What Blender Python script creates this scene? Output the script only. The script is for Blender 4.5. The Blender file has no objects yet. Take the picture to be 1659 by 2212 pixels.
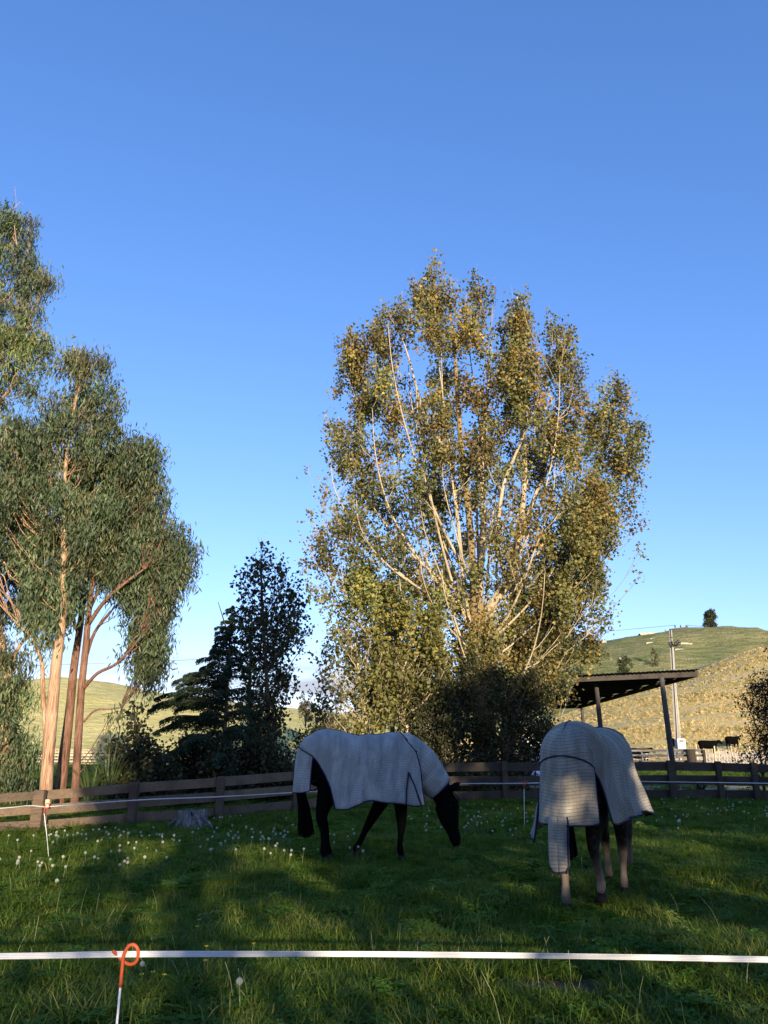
import bpy, bmesh, math, random
import numpy as np
from mathutils import Vector, Matrix

RNG = np.random.default_rng(7)
random.seed(7)
SC = bpy.context.scene
COL = SC.collection

# ------------------------------------------------------------------ camera, world, sun, exposure
PITCH = math.radians(17.84)
CAM_H = 1.4
FPX = 26.0 / 36.0 * 2212.0
CP, SP = math.cos(PITCH), math.sin(PITCH)
cam_d = bpy.data.cameras.new('camera')
cam = bpy.data.objects.new('camera', cam_d)
COL.objects.link(cam)
cam.location = (0, 0, CAM_H)
cam.rotation_euler = (math.radians(90) + PITCH, 0, 0)
cam_d.sensor_fit = 'VERTICAL'
cam_d.sensor_height = 36.0
cam_d.lens = 26.0
cam_d.clip_end = 8000
SC.camera = cam

SUN_A = math.radians(-15)      # heading of travel of the light, from +Y towards +X
SUN_E = math.radians(11)
SD = np.array([math.sin(SUN_A) * math.cos(SUN_E), math.cos(SUN_A) * math.cos(SUN_E), -math.sin(SUN_E)])
world = bpy.data.worlds.new('World')
SC.world = world
world.use_nodes = True
wn = world.node_tree
wn.nodes.clear()
def wnode(t, **k):
    n = wn.nodes.new(t)
    for a, b in k.items(): setattr(n, a, b)
    return n
sky = wnode('ShaderNodeTexSky', sky_type='NISHITA', sun_disc=False)
sky.sun_elevation = SUN_E
sky.sun_rotation = math.radians(180) - SUN_A + math.radians(-30)
sky.altitude = 50
sky.air_density = 1.0
sky.dust_density = 0.3
sky.ozone_density = 2.0
bg = wnode('ShaderNodeBackground')
bg.inputs[1].default_value = 0.14
wout = wnode('ShaderNodeOutputWorld')
# faint cloud bank low on the horizon, drifted by noise on the view direction
tcw = wnode('ShaderNodeTexCoord')
sep = wnode('ShaderNodeSeparateXYZ')
wn.links.new(tcw.outputs['Generated'], sep.inputs[0])
mp = wnode('ShaderNodeMapping')
mp.inputs['Scale'].default_value = (3, 3, 26)
wn.links.new(tcw.outputs['Generated'], mp.inputs[0])
nz = wnode('ShaderNodeTexNoise')
nz.inputs['Scale'].default_value = 1.6
nz.inputs['Detail'].default_value = 5
wn.links.new(mp.outputs[0], nz.inputs[0])
ramp = wnode('ShaderNodeMapRange')
ramp.inputs[1].default_value = 0.42; ramp.inputs[2].default_value = 0.62
wn.links.new(nz.outputs[0], ramp.inputs[0])
band = wnode('ShaderNodeMapRange')
band.inputs[1].default_value = 0.13; band.inputs[2].default_value = 0.085
wn.links.new(sep.outputs[2], band.inputs[0])
mul = wnode('ShaderNodeMath', operation='MULTIPLY')
wn.links.new(ramp.outputs[0], mul.inputs[0]); wn.links.new(band.outputs[0], mul.inputs[1])
srgb = wnode('ShaderNodeSeparateColor'); crgb = wnode('ShaderNodeCombineColor')
wn.links.new(sky.outputs[0], srgb.inputs[0])
for i, (gain, gam) in enumerate(((.77, 1.04), (1.055, .87), (1.76, .80))):
    pw = wnode('ShaderNodeMath', operation='POWER'); pw.inputs[1].default_value = gam
    ml = wnode('ShaderNodeMath', operation='MULTIPLY'); ml.inputs[1].default_value = gain
    wn.links.new(srgb.outputs[i], pw.inputs[0]); wn.links.new(pw.outputs[0], ml.inputs[0]); wn.links.new(ml.outputs[0], crgb.inputs[i])
mixc = wnode('ShaderNodeMix', data_type='RGBA')
mixc.inputs['B'].default_value = (2.5, 2.75, 3.3, 1)
wn.links.new(mul.outputs[0], mixc.inputs['Factor'])
wn.links.new(crgb.outputs[0], mixc.inputs['A'])
wn.links.new(mixc.outputs['Result'], bg.inputs[0])
wn.links.new(bg.outputs[0], wout.inputs[0])

sun_d = bpy.data.lights.new('sun', 'SUN')
sun_d.energy = 5.0
sun_d.angle = math.radians(0.55)
sun_d.color = (1.0, 0.82, 0.57)
sun = bpy.data.objects.new('sun', sun_d)
COL.objects.link(sun)
sun.location = (20, -40, 20)
sun.rotation_euler = Vector(SD).to_track_quat('-Z', 'Y').to_euler()
SC.view_settings.view_transform = 'Standard'
SC.view_settings.look = 'None'
SC.view_settings.exposure = 0.85
SC.view_settings.gamma = 1.0
SC.view_settings.use_curve_mapping = False
SC.cycles.max_bounces = 5
SC.cycles.diffuse_bounces = 2
SC.cycles.glossy_bounces = 2
SC.cycles.transmission_bounces = 3
SC.cycles.transparent_max_bounces = 4
SC.cycles.use_adaptive_sampling = True

# ------------------------------------------------------------------ measuring: photo pixel (1659 x 2212) -> world
def ray(x, y):
    u = (x - 829.5) / FPX
    v = (1106.0 - y) / FPX
    return np.array([u, CP - v * SP, SP + v * CP])
def at(x, y, Y):
    d = ray(x, y)
    return d * (Y / d[1]) + np.array([0, 0, CAM_H])
def gnd(x, y, z=0.0):
    d = ray(x, y)
    return d * ((z - CAM_H) / d[2]) + np.array([0, 0, CAM_H])

# ------------------------------------------------------------------ object helpers
def tag(o, label=None, cat=None, group=None, kind=None):
    if label: o['label'] = label
    if cat: o['category'] = cat
    if group: o['group'] = group
    if kind: o['kind'] = kind
    return o
def link(o, parent=None):
    COL.objects.link(o)
    if parent is not None: o.parent = parent
    return o
def empty(name, loc=(0, 0, 0), rz=0.0, **k):
    o = bpy.data.objects.new(name, None)
    o.location = loc; o.rotation_euler = (0, 0, rz)
    o.empty_display_size = 0.2
    link(o)
    return tag(o, **k)

class MB:
    """collects geometry in python lists and links it as one mesh object"""
    def __init__(s):
        s.v = []; s.f = []; s.uv = {}; s.mi = []
    def add(s, v, f, mi=0):
        b = len(s.v)
        s.v.extend([tuple(map(float, p)) for p in v])
        s.f.extend([tuple(i + b for i in q) for q in f])
        s.mi.extend([mi] * len(f))
        return s
    def box(s, c, size, R=None, mi=0):
        hx, hy, hz = size[0] / 2, size[1] / 2, size[2] / 2
        v = np.array([[x, y, z] for x in (-hx, hx) for y in (-hy, hy) for z in (-hz, hz)])
        if R is not None: v = v @ np.array(R).T
        v = v + np.array(c)
        return s.add(v, [(0, 1, 3, 2), (4, 6, 7, 5), (0, 4, 5, 1), (2, 3, 7, 6), (0, 2, 6, 4), (1, 5, 7, 3)], mi)
    def bar(s, a, b, w, h, mi=0, jit=0.0):
        a = np.array(a, float); b = np.array(b, float)
        t = b - a; L = np.linalg.norm(t); t /= L
        up = np.array([0, 0, 1.0]) if abs(t[2]) < .9 else np.array([0, 1.0, 0])
        side = np.cross(t, up); side /= np.linalg.norm(side)
        up = np.cross(side, t)
        R = np.stack([t, side, up], 1)
        return s.box((a + b) / 2, (L, w, h), R, mi)
    def tube(s, pts, r, n=8, mi=0, cap=True):
        v, f = tube_np(pts, r, n, cap)
        return s.add(v, f, mi)
    def build(s, name, mats, parent=None, smooth=True):
        me = bpy.data.meshes.new(name)
        me.from_pydata(s.v, [], s.f)
        if not isinstance(mats, (list, tuple)): mats = [mats]
        for m in mats: me.materials.append(m)
        if len(mats) > 1: me.polygons.foreach_set('material_index', s.mi)
        if smooth: me.polygons.foreach_set('use_smooth', [True] * len(me.polygons))
        me.update()
        o = bpy.data.objects.new(name, me)
        return link(o, parent)

def frames(pts):
    pts = np.array(pts, float)
    t = np.gradient(pts, axis=0)
    t /= np.linalg.norm(t, axis=1)[:, None] + 1e-9
    ref = np.array([0.0, 0.0, 1.0]) if abs(t[0][2]) < 0.8 else np.array([0.0, 1.0, 0.0])
    A = []; B = []
    a = np.cross(ref, t[0]); a /= np.linalg.norm(a)
    for i in range(len(pts)):
        a = a - t[i] * np.dot(a, t[i]); a /= np.linalg.norm(a) + 1e-9
        A.append(a.copy()); B.append(np.cross(t[i], a))
    return np.array(A), np.array(B)
def tube_np(pts, r, n=8, cap=True):
    pts = np.array(pts, float)
    r = np.broadcast_to(np.array(r, float), (len(pts),))
    A, B = frames(pts)
    ang = np.arange(n) * 2 * math.pi / n
    v = (pts[:, None, :] + r[:, None, None] * (np.cos(ang)[None, :, None] * A[:, None, :] + np.sin(ang)[None, :, None] * B[:, None, :])).reshape(-1, 3)
    f = []
    for i in range(len(pts) - 1):
        for j in range(n):
            k = (j + 1) % n
            f.append((i * n + j, i * n + k, (i + 1) * n + k, (i + 1) * n + j))
    if cap:
        f.append(tuple(range(n - 1, -1, -1)))
        f.append(tuple((len(pts) - 1) * n + j for j in range(n)))
    return v, f
def spline(pts, m=4):
    """Catmull-Rom through pts"""
    P = np.array(pts, float)
    P = np.vstack([2 * P[0] - P[1], P, 2 * P[-1] - P[-2]])
    out = []
    for i in range(1, len(P) - 2):
        for k in range(m):
            t = k / m
            p0, p1, p2, p3 = P[i - 1], P[i], P[i + 1], P[i + 2]
            out.append(.5 * ((2 * p1) + (-p0 + p2) * t + (2 * p0 - 5 * p1 + 4 * p2 - p3) * t * t + (-p0 + 3 * p1 - 3 * p2 + p3) * t ** 3))
    out.append(P[-2])
    return np.array(out)
def raw_mesh(name, V, F, mats, parent=None, col=None, smooth=False, uv=None):
    """V (n,3), F (m,3 or 4) numpy arrays"""
    me = bpy.data.meshes.new(name)
    V = np.ascontiguousarray(V, dtype=np.float32); F = np.ascontiguousarray(F, dtype=np.int32)
    k = F.shape[1]
    me.vertices.add(len(V)); me.vertices.foreach_set('co', V.ravel())
    me.loops.add(F.size); me.loops.foreach_set('vertex_index', F.ravel())
    me.polygons.add(len(F)); me.polygons.foreach_set('loop_start', np.arange(0, F.size, k, dtype=np.int32))
    if smooth: me.polygons.foreach_set('use_smooth', np.ones(len(F), dtype=bool))
    me.update(calc_edges=True)
    if col is not None:
        ca = me.color_attributes.new('tint', 'FLOAT_COLOR', 'POINT')
        c4 = np.ones((len(V), 4), dtype=np.float32); c4[:, :3] = col
        ca.data.foreach_set('color', c4.ravel())
    if uv is not None:
        ul = me.uv_layers.new(name='UVMap')
        ul.data.foreach_set('uv', np.ascontiguousarray(uv, dtype=np.float32)[F.ravel()].ravel())
    if not isinstance(mats, (list, tuple)): mats = [mats]
    for m in mats: me.materials.append(m)
    o = bpy.data.objects.new(name, me)
    return link(o, parent)

# ------------------------------------------------------------------ materials
class NT:
    def __init__(s, name):
        s.m = bpy.data.materials.new(name); s.m.use_nodes = True
        s.t = s.m.node_tree; s.t.nodes.clear()
        s.out = s.n('ShaderNodeOutputMaterial')
        s.b = s.n('ShaderNodeBsdfPrincipled')
        s.l(s.b.outputs[0], s.out.inputs[0])
        s.b.inputs['Roughness'].default_value = 0.8
        s.b.inputs['Specular IOR Level'].default_value = 0.25
    def n(s, t, **k):
        x = s.t.nodes.new(t)
        for a, b in k.items(): setattr(x, a, b)
        return x
    def l(s, a, b): s.t.links.new(a, b)
    def coords(s, kind='Object', scale=(1, 1, 1), rot=(0, 0, 0)):
        tc = s.n('ShaderNodeTexCoord'); mp = s.n('ShaderNodeMapping')
        mp.inputs['Scale'].default_value = scale; mp.inputs['Rotation'].default_value = rot
        s.l(tc.outputs[kind], mp.inputs[0]); return mp.outputs[0]
    def noise(s, co, scale, detail=4, rough=.55, dist=0.0):
        x = s.n('ShaderNodeTexNoise')
        x.inputs['Scale'].default_value = scale; x.inputs['Detail'].default_value = detail
        x.inputs['Roughness'].default_value = rough; x.inputs['Distortion'].default_value = dist
        s.l(co, x.inputs['Vector']); return x.outputs[0]
    def ramp(s, f, stops):
        x = s.n('ShaderNodeValToRGB'); e = x.color_ramp.elements
        while len(e) < len(stops): e.new(0.5)
        for i, (p, c) in enumerate(stops):
            e[i].position = p; e[i].color = (*c, 1) if len(c) == 3 else c
        s.l(f, x.inputs[0]); return x.outputs[0]
    def mix(s, f, a, b, mode='MIX'):
        x = s.n('ShaderNodeMix', data_type='RGBA', blend_type=mode)
        for i, q in (('Factor', f), ('A', a), ('B', b)):
            if hasattr(q, 'links'): s.l(q, x.inputs[i])
            elif i == 'Factor': x.inputs[i].default_value = q
            else: x.inputs[i].default_value = (*q, 1)
        return x.outputs['Result']
    def rng(s, f, a, b, c=0.0, d=1.0):
        x = s.n('ShaderNodeMapRange')
        for i, q in enumerate((a, b, c, d)): x.inputs[i + 1].default_value = q
        s.l(f, x.inputs[0]); return x.outputs[0]
    def math(s, op, a, b=None):
        x = s.n('ShaderNodeMath', operation=op)
        for i, q in enumerate((a, b)):
            if q is None: continue
            if hasattr(q, 'links'): s.l(q, x.inputs[i])
            else: x.inputs[i].default_value = q
        return x.outputs[0]
    def bump(s, h, strength=.3, dist=.02):
        x = s.n('ShaderNodeBump'); x.inputs['Strength'].default_value = strength; x.inputs['Distance'].default_value = dist
        s.l(h, x.inputs['Height']); s.l(x.outputs[0], s.b.inputs['Normal'])
    def color(s, c):
        if hasattr(c, 'links'): s.l(c, s.b.inputs['Base Color'])
        else: s.b.inputs['Base Color'].default_value = (*c, 1)

def plain(name, c, rough=.7, spec=.3, metal=0.0, var=.25, scale=8):
    t = NT(name)
    n = t.noise(t.coords(), scale)
    t.color(t.mix(t.rng(n, .3, .7), tuple(x * (1 - var) for x in c), tuple(min(1, x * (1 + var)) for x in c)))
    t.b.inputs['Roughness'].default_value = rough
    t.b.inputs['Specular IOR Level'].default_value = spec
    t.b.inputs['Metallic'].default_value = metal
    return t.m
def leaf_mat(name, trans=.35, rough=.55, gain=1.0):
    t = NT(name)
    a = t.n('ShaderNodeAttribute', attribute_name='tint')
    c = t.mix(1.0, a.outputs['Color'], (gain, gain, gain), 'MULTIPLY')
    t.color(c)
    t.b.inputs['Roughness'].default_value = rough
    t.b.inputs['Specular IOR Level'].default_value = .35
    tr = t.n('ShaderNodeBsdfTranslucent')
    t.l(t.mix(1.0, c, (1.0, 1.15, .55), 'MULTIPLY'), tr.inputs[0])
    ms = t.n('ShaderNodeMixShader'); ms.inputs[0].default_value = trans
    t.l(t.b.outputs[0], ms.inputs[1]); t.l(tr.outputs[0], ms.inputs[2])
    t.l(ms.outputs[0], t.out.inputs[0])
    return t.m
def bark_mat(name, stops, sc=(9, 9, 1.2), bump=.6, scale=3.0):
    t = NT(name)
    co = t.coords(scale=sc)
    n1 = t.noise(co, scale, 6, .65, .6)
    n2 = t.noise(t.coords(), 1.1, 3)
    f = t.math('ADD', t.math('MULTIPLY', n1, .65), t.math('MULTIPLY', n2, .35))
    t.color(t.ramp(f, stops))
    t.b.inputs['Roughness'].default_value = .9
    t.bump(n1, bump, .03)
    return t.m

M = {}
M['leaf'] = leaf_mat('leaves')
M['gum_leaf'] = leaf_mat('gum_leaves', .25, .45)
M['needle'] = leaf_mat('needles', .15, .7)
M['gum_bark'] = bark_mat('gum_bark', [(.36, (.10, .05, .03)), (.44, (.30, .16, .095)), (.53, (.46, .31, .19)), (.66, (.56, .46, .33))], (14, 14, .7), 1.0)
M['red_gum_bark'] = bark_mat('red_gum_bark', [(.36, (.04, .02, .014)), (.46, (.14, .07, .045)), (.56, (.25, .14, .09)), (.70, (.38, .25, .16))], (16, 16, .9), 1.0)
M['poplar_bark'] = bark_mat('poplar_bark', [(.30, (.10, .075, .04)), (.42, (.30, .24, .15)), (.58, (.48, .41, .29)), (.8, (.60, .54, .42))], (3, 3, 2), .4, 4)
M['grey_poplar_bark'] = bark_mat('grey_poplar_bark', [(.30, (.06, .05, .035)), (.45, (.20, .17, .13)), (.70, (.40, .35, .28))], (3, 3, 2), .5, 4)
M['poplar_trunk'] = bark_mat('poplar_trunk_bark', [(.3, (.08, .06, .03)), (.5, (.26, .19, .09)), (.75, (.42, .33, .18))], (6, 6, 1.5), 1.0)
M['dark_bark'] = bark_mat('dark_bark', [(.3, (.03, .022, .015)), (.7, (.12, .09, .06))])

def wood(name, c1, c2, c3):
    t = NT(name)
    g = t.n('ShaderNodeObjectInfo')
    co = t.coords(scale=(1.2, 14, 14))
    n = t.noise(co, 3, 5, .6, 1.0)
    n2 = t.noise(t.coords(), 2.3, 4)
    c = t.ramp(n, [(.25, c1), (.5, c2), (.8, c3)])
    c = t.mix(t.rng(n2, .45, .75), c, tuple(x * .55 for x in c2))
    c = t.mix(1.0, c, t.mix(g.outputs['Random'], (.75, .75, .75), (1.2, 1.15, 1.05)), 'MULTIPLY')
    t.color(c); t.bump(n, .5, .01)
    t.b.inputs['Roughness'].default_value = .88
    return t.m
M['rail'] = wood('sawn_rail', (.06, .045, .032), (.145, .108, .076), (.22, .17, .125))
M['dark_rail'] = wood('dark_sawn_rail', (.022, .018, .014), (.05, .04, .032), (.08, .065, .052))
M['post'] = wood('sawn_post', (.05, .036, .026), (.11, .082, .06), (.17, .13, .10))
M['pale_wood'] = wood('pale_sawn_wood', (.5, .4, .28), (.62, .5, .36), (.7, .6, .45))
M['grey_wood'] = wood('weathered_wood', (.05, .045, .042), (.10, .09, .083), (.16, .145, .135))
M['roof_iron'] = plain('weathered_iron', (.05, .048, .05), .7, .2, .2)  # colour darkened so the underside of the roof looks deep in shade
M['rust_iron'] = plain('rusty_iron', (.20, .09, .06), .8, .3)
M['galv'] = plain('galvanised_steel', (.55, .56, .57), .4, .5, .7, .15)
M['white_paint'] = plain('white_paint', (.75, .76, .76), .6, .3, 0, .06)
M['blue_tarp'] = plain('blue_tarpaulin', (.03, .06, .28), .6, .4)
M['white_rod'] = plain('white_plastic', (.8, .8, .78), .4, .5, 0, .04)
M['orange'] = plain('orange_plastic', (.42, .075, .028), .5, .3, 0, .12)
M['navy'] = plain('navy_binding', (.012, .014, .05), .75, .3)
M['black_coat'] = plain('black_coat', (.0022, .002, .0024), .75, .04, 0, .3)
M['cow_coat'] = plain('cow_coat', (.0025, .0022, .002), .85, .04, 0, .3)
M['hoof'] = plain('hoof_horn', (.010, .008, .007), .7, .2)
M['pale_pole'] = plain('concrete_pole', (.48, .42, .32), .85, .2, 0, .12)
M['pipe'] = plain('conduit', (.46, .43, .37), .6, .3, 0, .08)
M['dark_metal'] = plain('dark_metal', (.03, .03, .03), .5, .5)
M['seed'] = leaf_mat('seed_head', .5, .9)
M['yellow'] = plain('yellow_petals', (.85, .62, .03), .6, .3)
M['limestone'] = plain('pale_rock', (.42, .37, .27), .9, .2, 0, .2, 3)
M['wool'] = plain('sheep_wool', (.65, .6, .5), .95, .1, 0, .15)

# ------------------------------------------------------------------ the ground and hills
def ground_mat():
    t = NT('paddock_grass')
    co = t.coords()
    n1 = t.noise(co, .35, 4); n2 = t.noise(co, 6, 6, .7)
    n3 = t.noise(co, 45, 3, .7)
    c = t.mix(t.rng(n1, .35, .65), (.09, .14, .03), (.16, .20, .05))
    c = t.mix(t.rng(n2, .42, .7), c, (.24, .24, .09))
    c = t.mix(t.rng(n3, .35, .6, .0, .6), c, (.02, .035, .01))
    t.color(c); t.bump(t.math('ADD', n2, n3), .9, .08)
    t.b.inputs['Roughness'].default_value = .95
    return t.m
def hill_mat(name, green, straw, dark, bias, sc=1.0):
    t = NT(name)
    co = t.coords(scale=(1, 1, 1))
    big = t.noise(co, .03 * sc, 4, .6)
    str_ = t.noise(t.coords(scale=(.35, .6, 2.6)), .55 * sc, 5, .7, .5)
    fine = t.noise(t.coords(scale=(1, 1, 1.6)), 1.6 * sc, 4, .75)
    f = t.math('ADD', t.math('MULTIPLY', big, .6), t.math('MULTIPLY', str_, .9))
    c = t.mix(t.rng(f, bias - .13, bias + .13), green, straw)
    c = t.mix(t.rng(fine, .5, .75, 0, .75), c, dark)
    t.color(c)
    t.bump(t.math('ADD', t.math('MULTIPLY', str_, 1.2), fine), .8, .9 / sc)
    t.b.inputs['Roughness'].default_value = .95
    return t.m
M['ground'] = ground_mat()
M['gold_hill'] = hill_mat('golden_hill_grass', (.34, .33, .11), (.62, .48, .21), (.36, .29, .11), .66, 1.3)
M['green_hill'] = hill_mat('green_hill_grass', (.14, .17, .05), (.34, .31, .13), (.09, .105, .035), .78, .6)
M['left_hill'] = hill_mat('left_hill_grass', (.38, .39, .10), (.70, .60, .24), (.26, .27, .07), .72, 1.0)

def bumps(x, y):
    return .018 * np.sin(1.9 * x + .7 * y) + .014 * np.sin(2.7 * y - 1.3 * x + 1) + .01 * np.sin(5.1 * x + 2) * np.sin(4.3 * y)
xs = np.concatenate([np.linspace(-1500, -40, 14), np.linspace(-30, 30, 161), np.linspace(40, 1500, 14)])
ys = np.concatenate([np.linspace(-300, -12, 8), np.linspace(-8, 34, 113), np.linspace(40, 3000, 22)])
gx, gy = np.meshgrid(xs, ys)
near = np.clip((36 - np.abs(gy)) / 6, 0, 1) * np.clip((32 - np.abs(gx)) / 6, 0, 1)
gz = bumps(gx, gy) * near
nxg, nyg = len(xs), len(ys)
idx = np.arange(nxg * nyg).reshape(nyg, nxg)
def grid_faces(idx):
    return np.stack([idx[:-1, :-1].ravel(), idx[:-1, 1:].ravel(), idx[1:, 1:].ravel(), idx[1:, :-1].ravel()], 1)
g = raw_mesh('ground', np.stack([gx.ravel(), gy.ravel(), gz.ravel()], 1), grid_faces(idx), M['ground'], smooth=True)
tag(g, 'green paddock turf running out to the hills', kind='structure')

def hill(name, ridge, D, base, mat, label, x0, x1, rough=.5, back=80, ny=60, nx=160):
    """ridge: photo points on the skyline taken at depth D; slope runs from base to D"""
    pts = np.array([at(x, y, D) for x, y in ridge])
    X = np.linspace(x0, x1, nx)
    Z = np.interp(X, pts[:, 0], pts[:, 2])
    t = np.concatenate([np.linspace(0, 1, ny), 1 + np.linspace(.05, 1, 12)])
    Y = np.where(t <= 1, base + (D - base) * t, D + back * (t - 1))
    gx, gt = np.meshgrid(X, t); gy = np.interp(gt, t, Y)
    prof = np.where(gt <= 1, np.sin(np.clip(gt, 0, 1) * math.pi / 2) ** 1.25, 1 - (gt - 1) ** 2 * .8)
    zz = np.meshgrid(Z, t)[0] * prof
    n = (np.sin(gx * .13 + gy * .05) * np.sin(gy * .11 - gx * .04 + 1) + .4 * np.sin(gx * .37 + 2) * np.sin(gy * .31) + .25 * np.sin(zz * 3.1))
    edge = np.clip(gt, 0, 1) * np.clip((1 - gt) * 4, 0, 1)
    zz = zz + n * rough * edge - .4 * (gt == 0)
    idx = np.arange(gx.size).reshape(gx.shape)
    o = raw_mesh(name, np.stack([gx.ravel(), gy.ravel(), zz.ravel()], 1), grid_faces(idx), mat, smooth=True)
    tag(o, label, kind='structure')
    def zat(x, y):
        tt = np.clip((y - base) / (D - base), 0, 1)
        return float(np.interp(x, X, Z) * np.sin(tt * math.pi / 2) ** 1.25)
    return zat
hz_gold = hill('golden_hill', [(700, 1600), (900, 1596), (1100, 1585), (1157, 1569), (1256, 1531), (1352, 1504), (1400, 1491), (1448, 1473), (1502, 1451), (1544, 1432), (1592, 1414), (1659, 1394), (1900, 1300), (2300, 1220)],
     120, 66, M['gold_hill'], 'straw coloured grassy hillside behind the open shed', -16, 210, .7)
hz_far = hill('far_hill', [(200, 1600), (700, 1560), (1000, 1500), (1141, 1444), (1224, 1406), (1301, 1387), (1400, 1374), (1448, 1363), (1490, 1361), (1541, 1360), (1576, 1368), (1650, 1392), (1720, 1420), (2000, 1480), (2600, 1600)],
     300, 170, M['green_hill'], 'rounded green hill on the skyline with one tree on top', -120, 420, 1.2, 150)
hz_left = hill('left_hill', [(-900, 1500), (-300, 1490), (56, 1482), (180, 1470), (240, 1474), (330, 1494), (400, 1503), (500, 1518), (600, 1530), (715, 1540), (850, 1556), (1000, 1572), (1157, 1590), (1300, 1618)],
     140, 80, M['left_hill'], 'low grassy hill beyond the gum trees', -170, 42, .6)

# ------------------------------------------------------------------ shade: what the low sun lets through to the paddock
def qw(p):
    """sun-plane coordinates of world points (q across, w up)"""
    p = np.atleast_2d(p)
    q = p[:, 0] * math.cos(SUN_A) - p[:, 1] * math.sin(SUN_A)
    s = p[:, 0] * math.sin(SUN_A) + p[:, 1] * math.cos(SUN_A)
    w = p[:, 2] * math.cos(SUN_E) + s * math.sin(SUN_E)
    return q, w
GAPS = []
def gap_ground(x, y, rx, ry, k=1.0):
    c = gnd(x, y, .08); a = gnd(x + rx, y, .08); b = gnd(x, y - ry, .08); d = gnd(x, y + ry, .08)
    q, w = qw(np.array([c, a, b, d]))
    GAPS.append((q[0], (w[2] + w[3]) / 2, abs(q[1] - q[0]) + .16, abs(w[2] - w[3]) / 2 * 1.3 + .075, min(1, k * 1.3)))
def gap_at(p, rq, rw, k=1.0):
    q, w = qw(np.array(p)); GAPS.append((q[0], w[0], rq, rw, k))
for gp in [(30, 1825, 110, 22), (180, 1860, 140, 18, .8), (320, 1835, 60, 10, .8), (640, 1868, 75, 16), (560, 1845, 40, 10, .8), (30, 2010, 110, 55), (170, 1975, 90, 22, .8), (310, 2000, 95, 30, .8),
           (420, 1925, 50, 9, .9), (550, 1985, 45, 13, .8), (370, 2110, 130, 34), (470, 1900, 60, 8, .7), (630, 2030, 110, 16, .7), (100, 2110, 70, 30, .7), (500, 2190, 60, 22, .7),
           (1400, 1822, 110, 20, .8), (1600, 1812, 75, 10), (1520, 1862, 120, 12, .7), (1600, 1905, 70, 18, .8), (1030, 2050, 90, 22, .9), (1150, 2085, 80, 18, .7), (1480, 2120, 130, 22, .9),
           (1580, 2160, 90, 18, .8), (1560, 2035, 90, 11, .8), (1430, 1980, 90, 12, .7), (920, 1950, 70, 9, .6), (1180, 2000, 60, 8, .6), (930, 2180, 60, 18, .6), (750, 1935, 60, 8, .6),
           (230, 1835, 90, 14, .9), (90, 1925, 60, 10, .7), (240, 2050, 90, 22, .8), (620, 2110, 90, 26, .7), (720, 2060, 60, 12, .6), (1330, 1840, 60, 12, .7), (1250, 2170, 80, 16, .6)]:
    gap_ground(*gp)
# sun that reaches the rugs, the tail bag and the rail end
for gp in [(at(1225, 1735, 7.3), .13, .14, 1), (at(1208, 1888, 7.2), .12, .10, 1), (at(1362, 1680, 8.3), .10, .15, 1), (at(1372, 1745, 8.3), .07, .10, 1), (at(815, 1650, 10.4), .08, .03, .25),
           (at(1192, 1720, 7.5), .02, .12, .6)]:
    gap_at(*gp)

def gap_keep(p, rng):
    """False where a leaf would sit in one of the gaps"""
    q, w = qw(p)
    pr = np.zeros(len(p))
    wob = .25 * np.sin(q * 9 + 3) * np.sin(w * 23 + 1) + .2 * np.sin(q * 23) * np.sin(w * 51)
    for a, b, rq, rw, k in GAPS:
        d = np.sqrt(((q - a) / (rq + .12)) ** 2 + ((w - b) / (rw + .075)) ** 2) + wob
        pr = np.maximum(pr, np.clip((1.15 - d) / .35, 0, 1) * k)
    return rng.random(len(p)) > pr * .97

# ------------------------------------------------------------------ foliage
def inpoly(P, poly):
    x, y = P[:, 0], P[:, 1]; ins = np.zeros(len(P), bool)
    n = len(poly)
    for i in range(n):
        x1, y1 = poly[i]; x2, y2 = poly[(i + 1) % n]
        c = ((y1 > y) != (y2 > y)) & (x < (x2 - x1) * (y - y1) / (y2 - y1 + 1e-9) + x1)
        ins ^= c
    return ins
def polydist(P, poly):
    d = np.full(len(P), 1e9); n = len(poly)
    for i in range(n):
        a = np.array(poly[i], float); b = np.array(poly[(i + 1) % n], float)
        ab = b - a; t = np.clip(((P - a) @ ab) / (ab @ ab + 1e-9), 0, 1)
        d = np.minimum(d, np.linalg.norm(P - (a + t[:, None] * ab), axis=1))
    return d
def leaf_mesh(name, C, D, L, W, col, mat, parent, fold=.25):
    """diamond leaves: centres C, long axis D, length L, width W, colour col (n,3)"""
    n = len(C)
    D = D / (np.linalg.norm(D, axis=1)[:, None] + 1e-9)
    r = RNG.normal(size=(n, 3))
    S = np.cross(D, r); S /= np.linalg.norm(S, axis=1)[:, None] + 1e-9
    N = np.cross(D, S)
    L = L[:, None]; W = W[:, None]
    a = C - D * L * .5; b = C + D * L * .5
    m = C - D * L * .08
    c = m + S * W * .5 + N * W * fold; d = m - S * W * .5 + N * W * fold
    V = np.stack([a, c, b, d], 1).reshape(-1, 3)
    i = np.arange(n) * 4
    F = np.concatenate([np.stack([i, i + 1, i + 2], 1), np.stack([i, i + 2, i + 3], 1)])
    o = raw_mesh(name, V, F, mat, parent, col=np.repeat(col, 4, 0))
    return o
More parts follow.
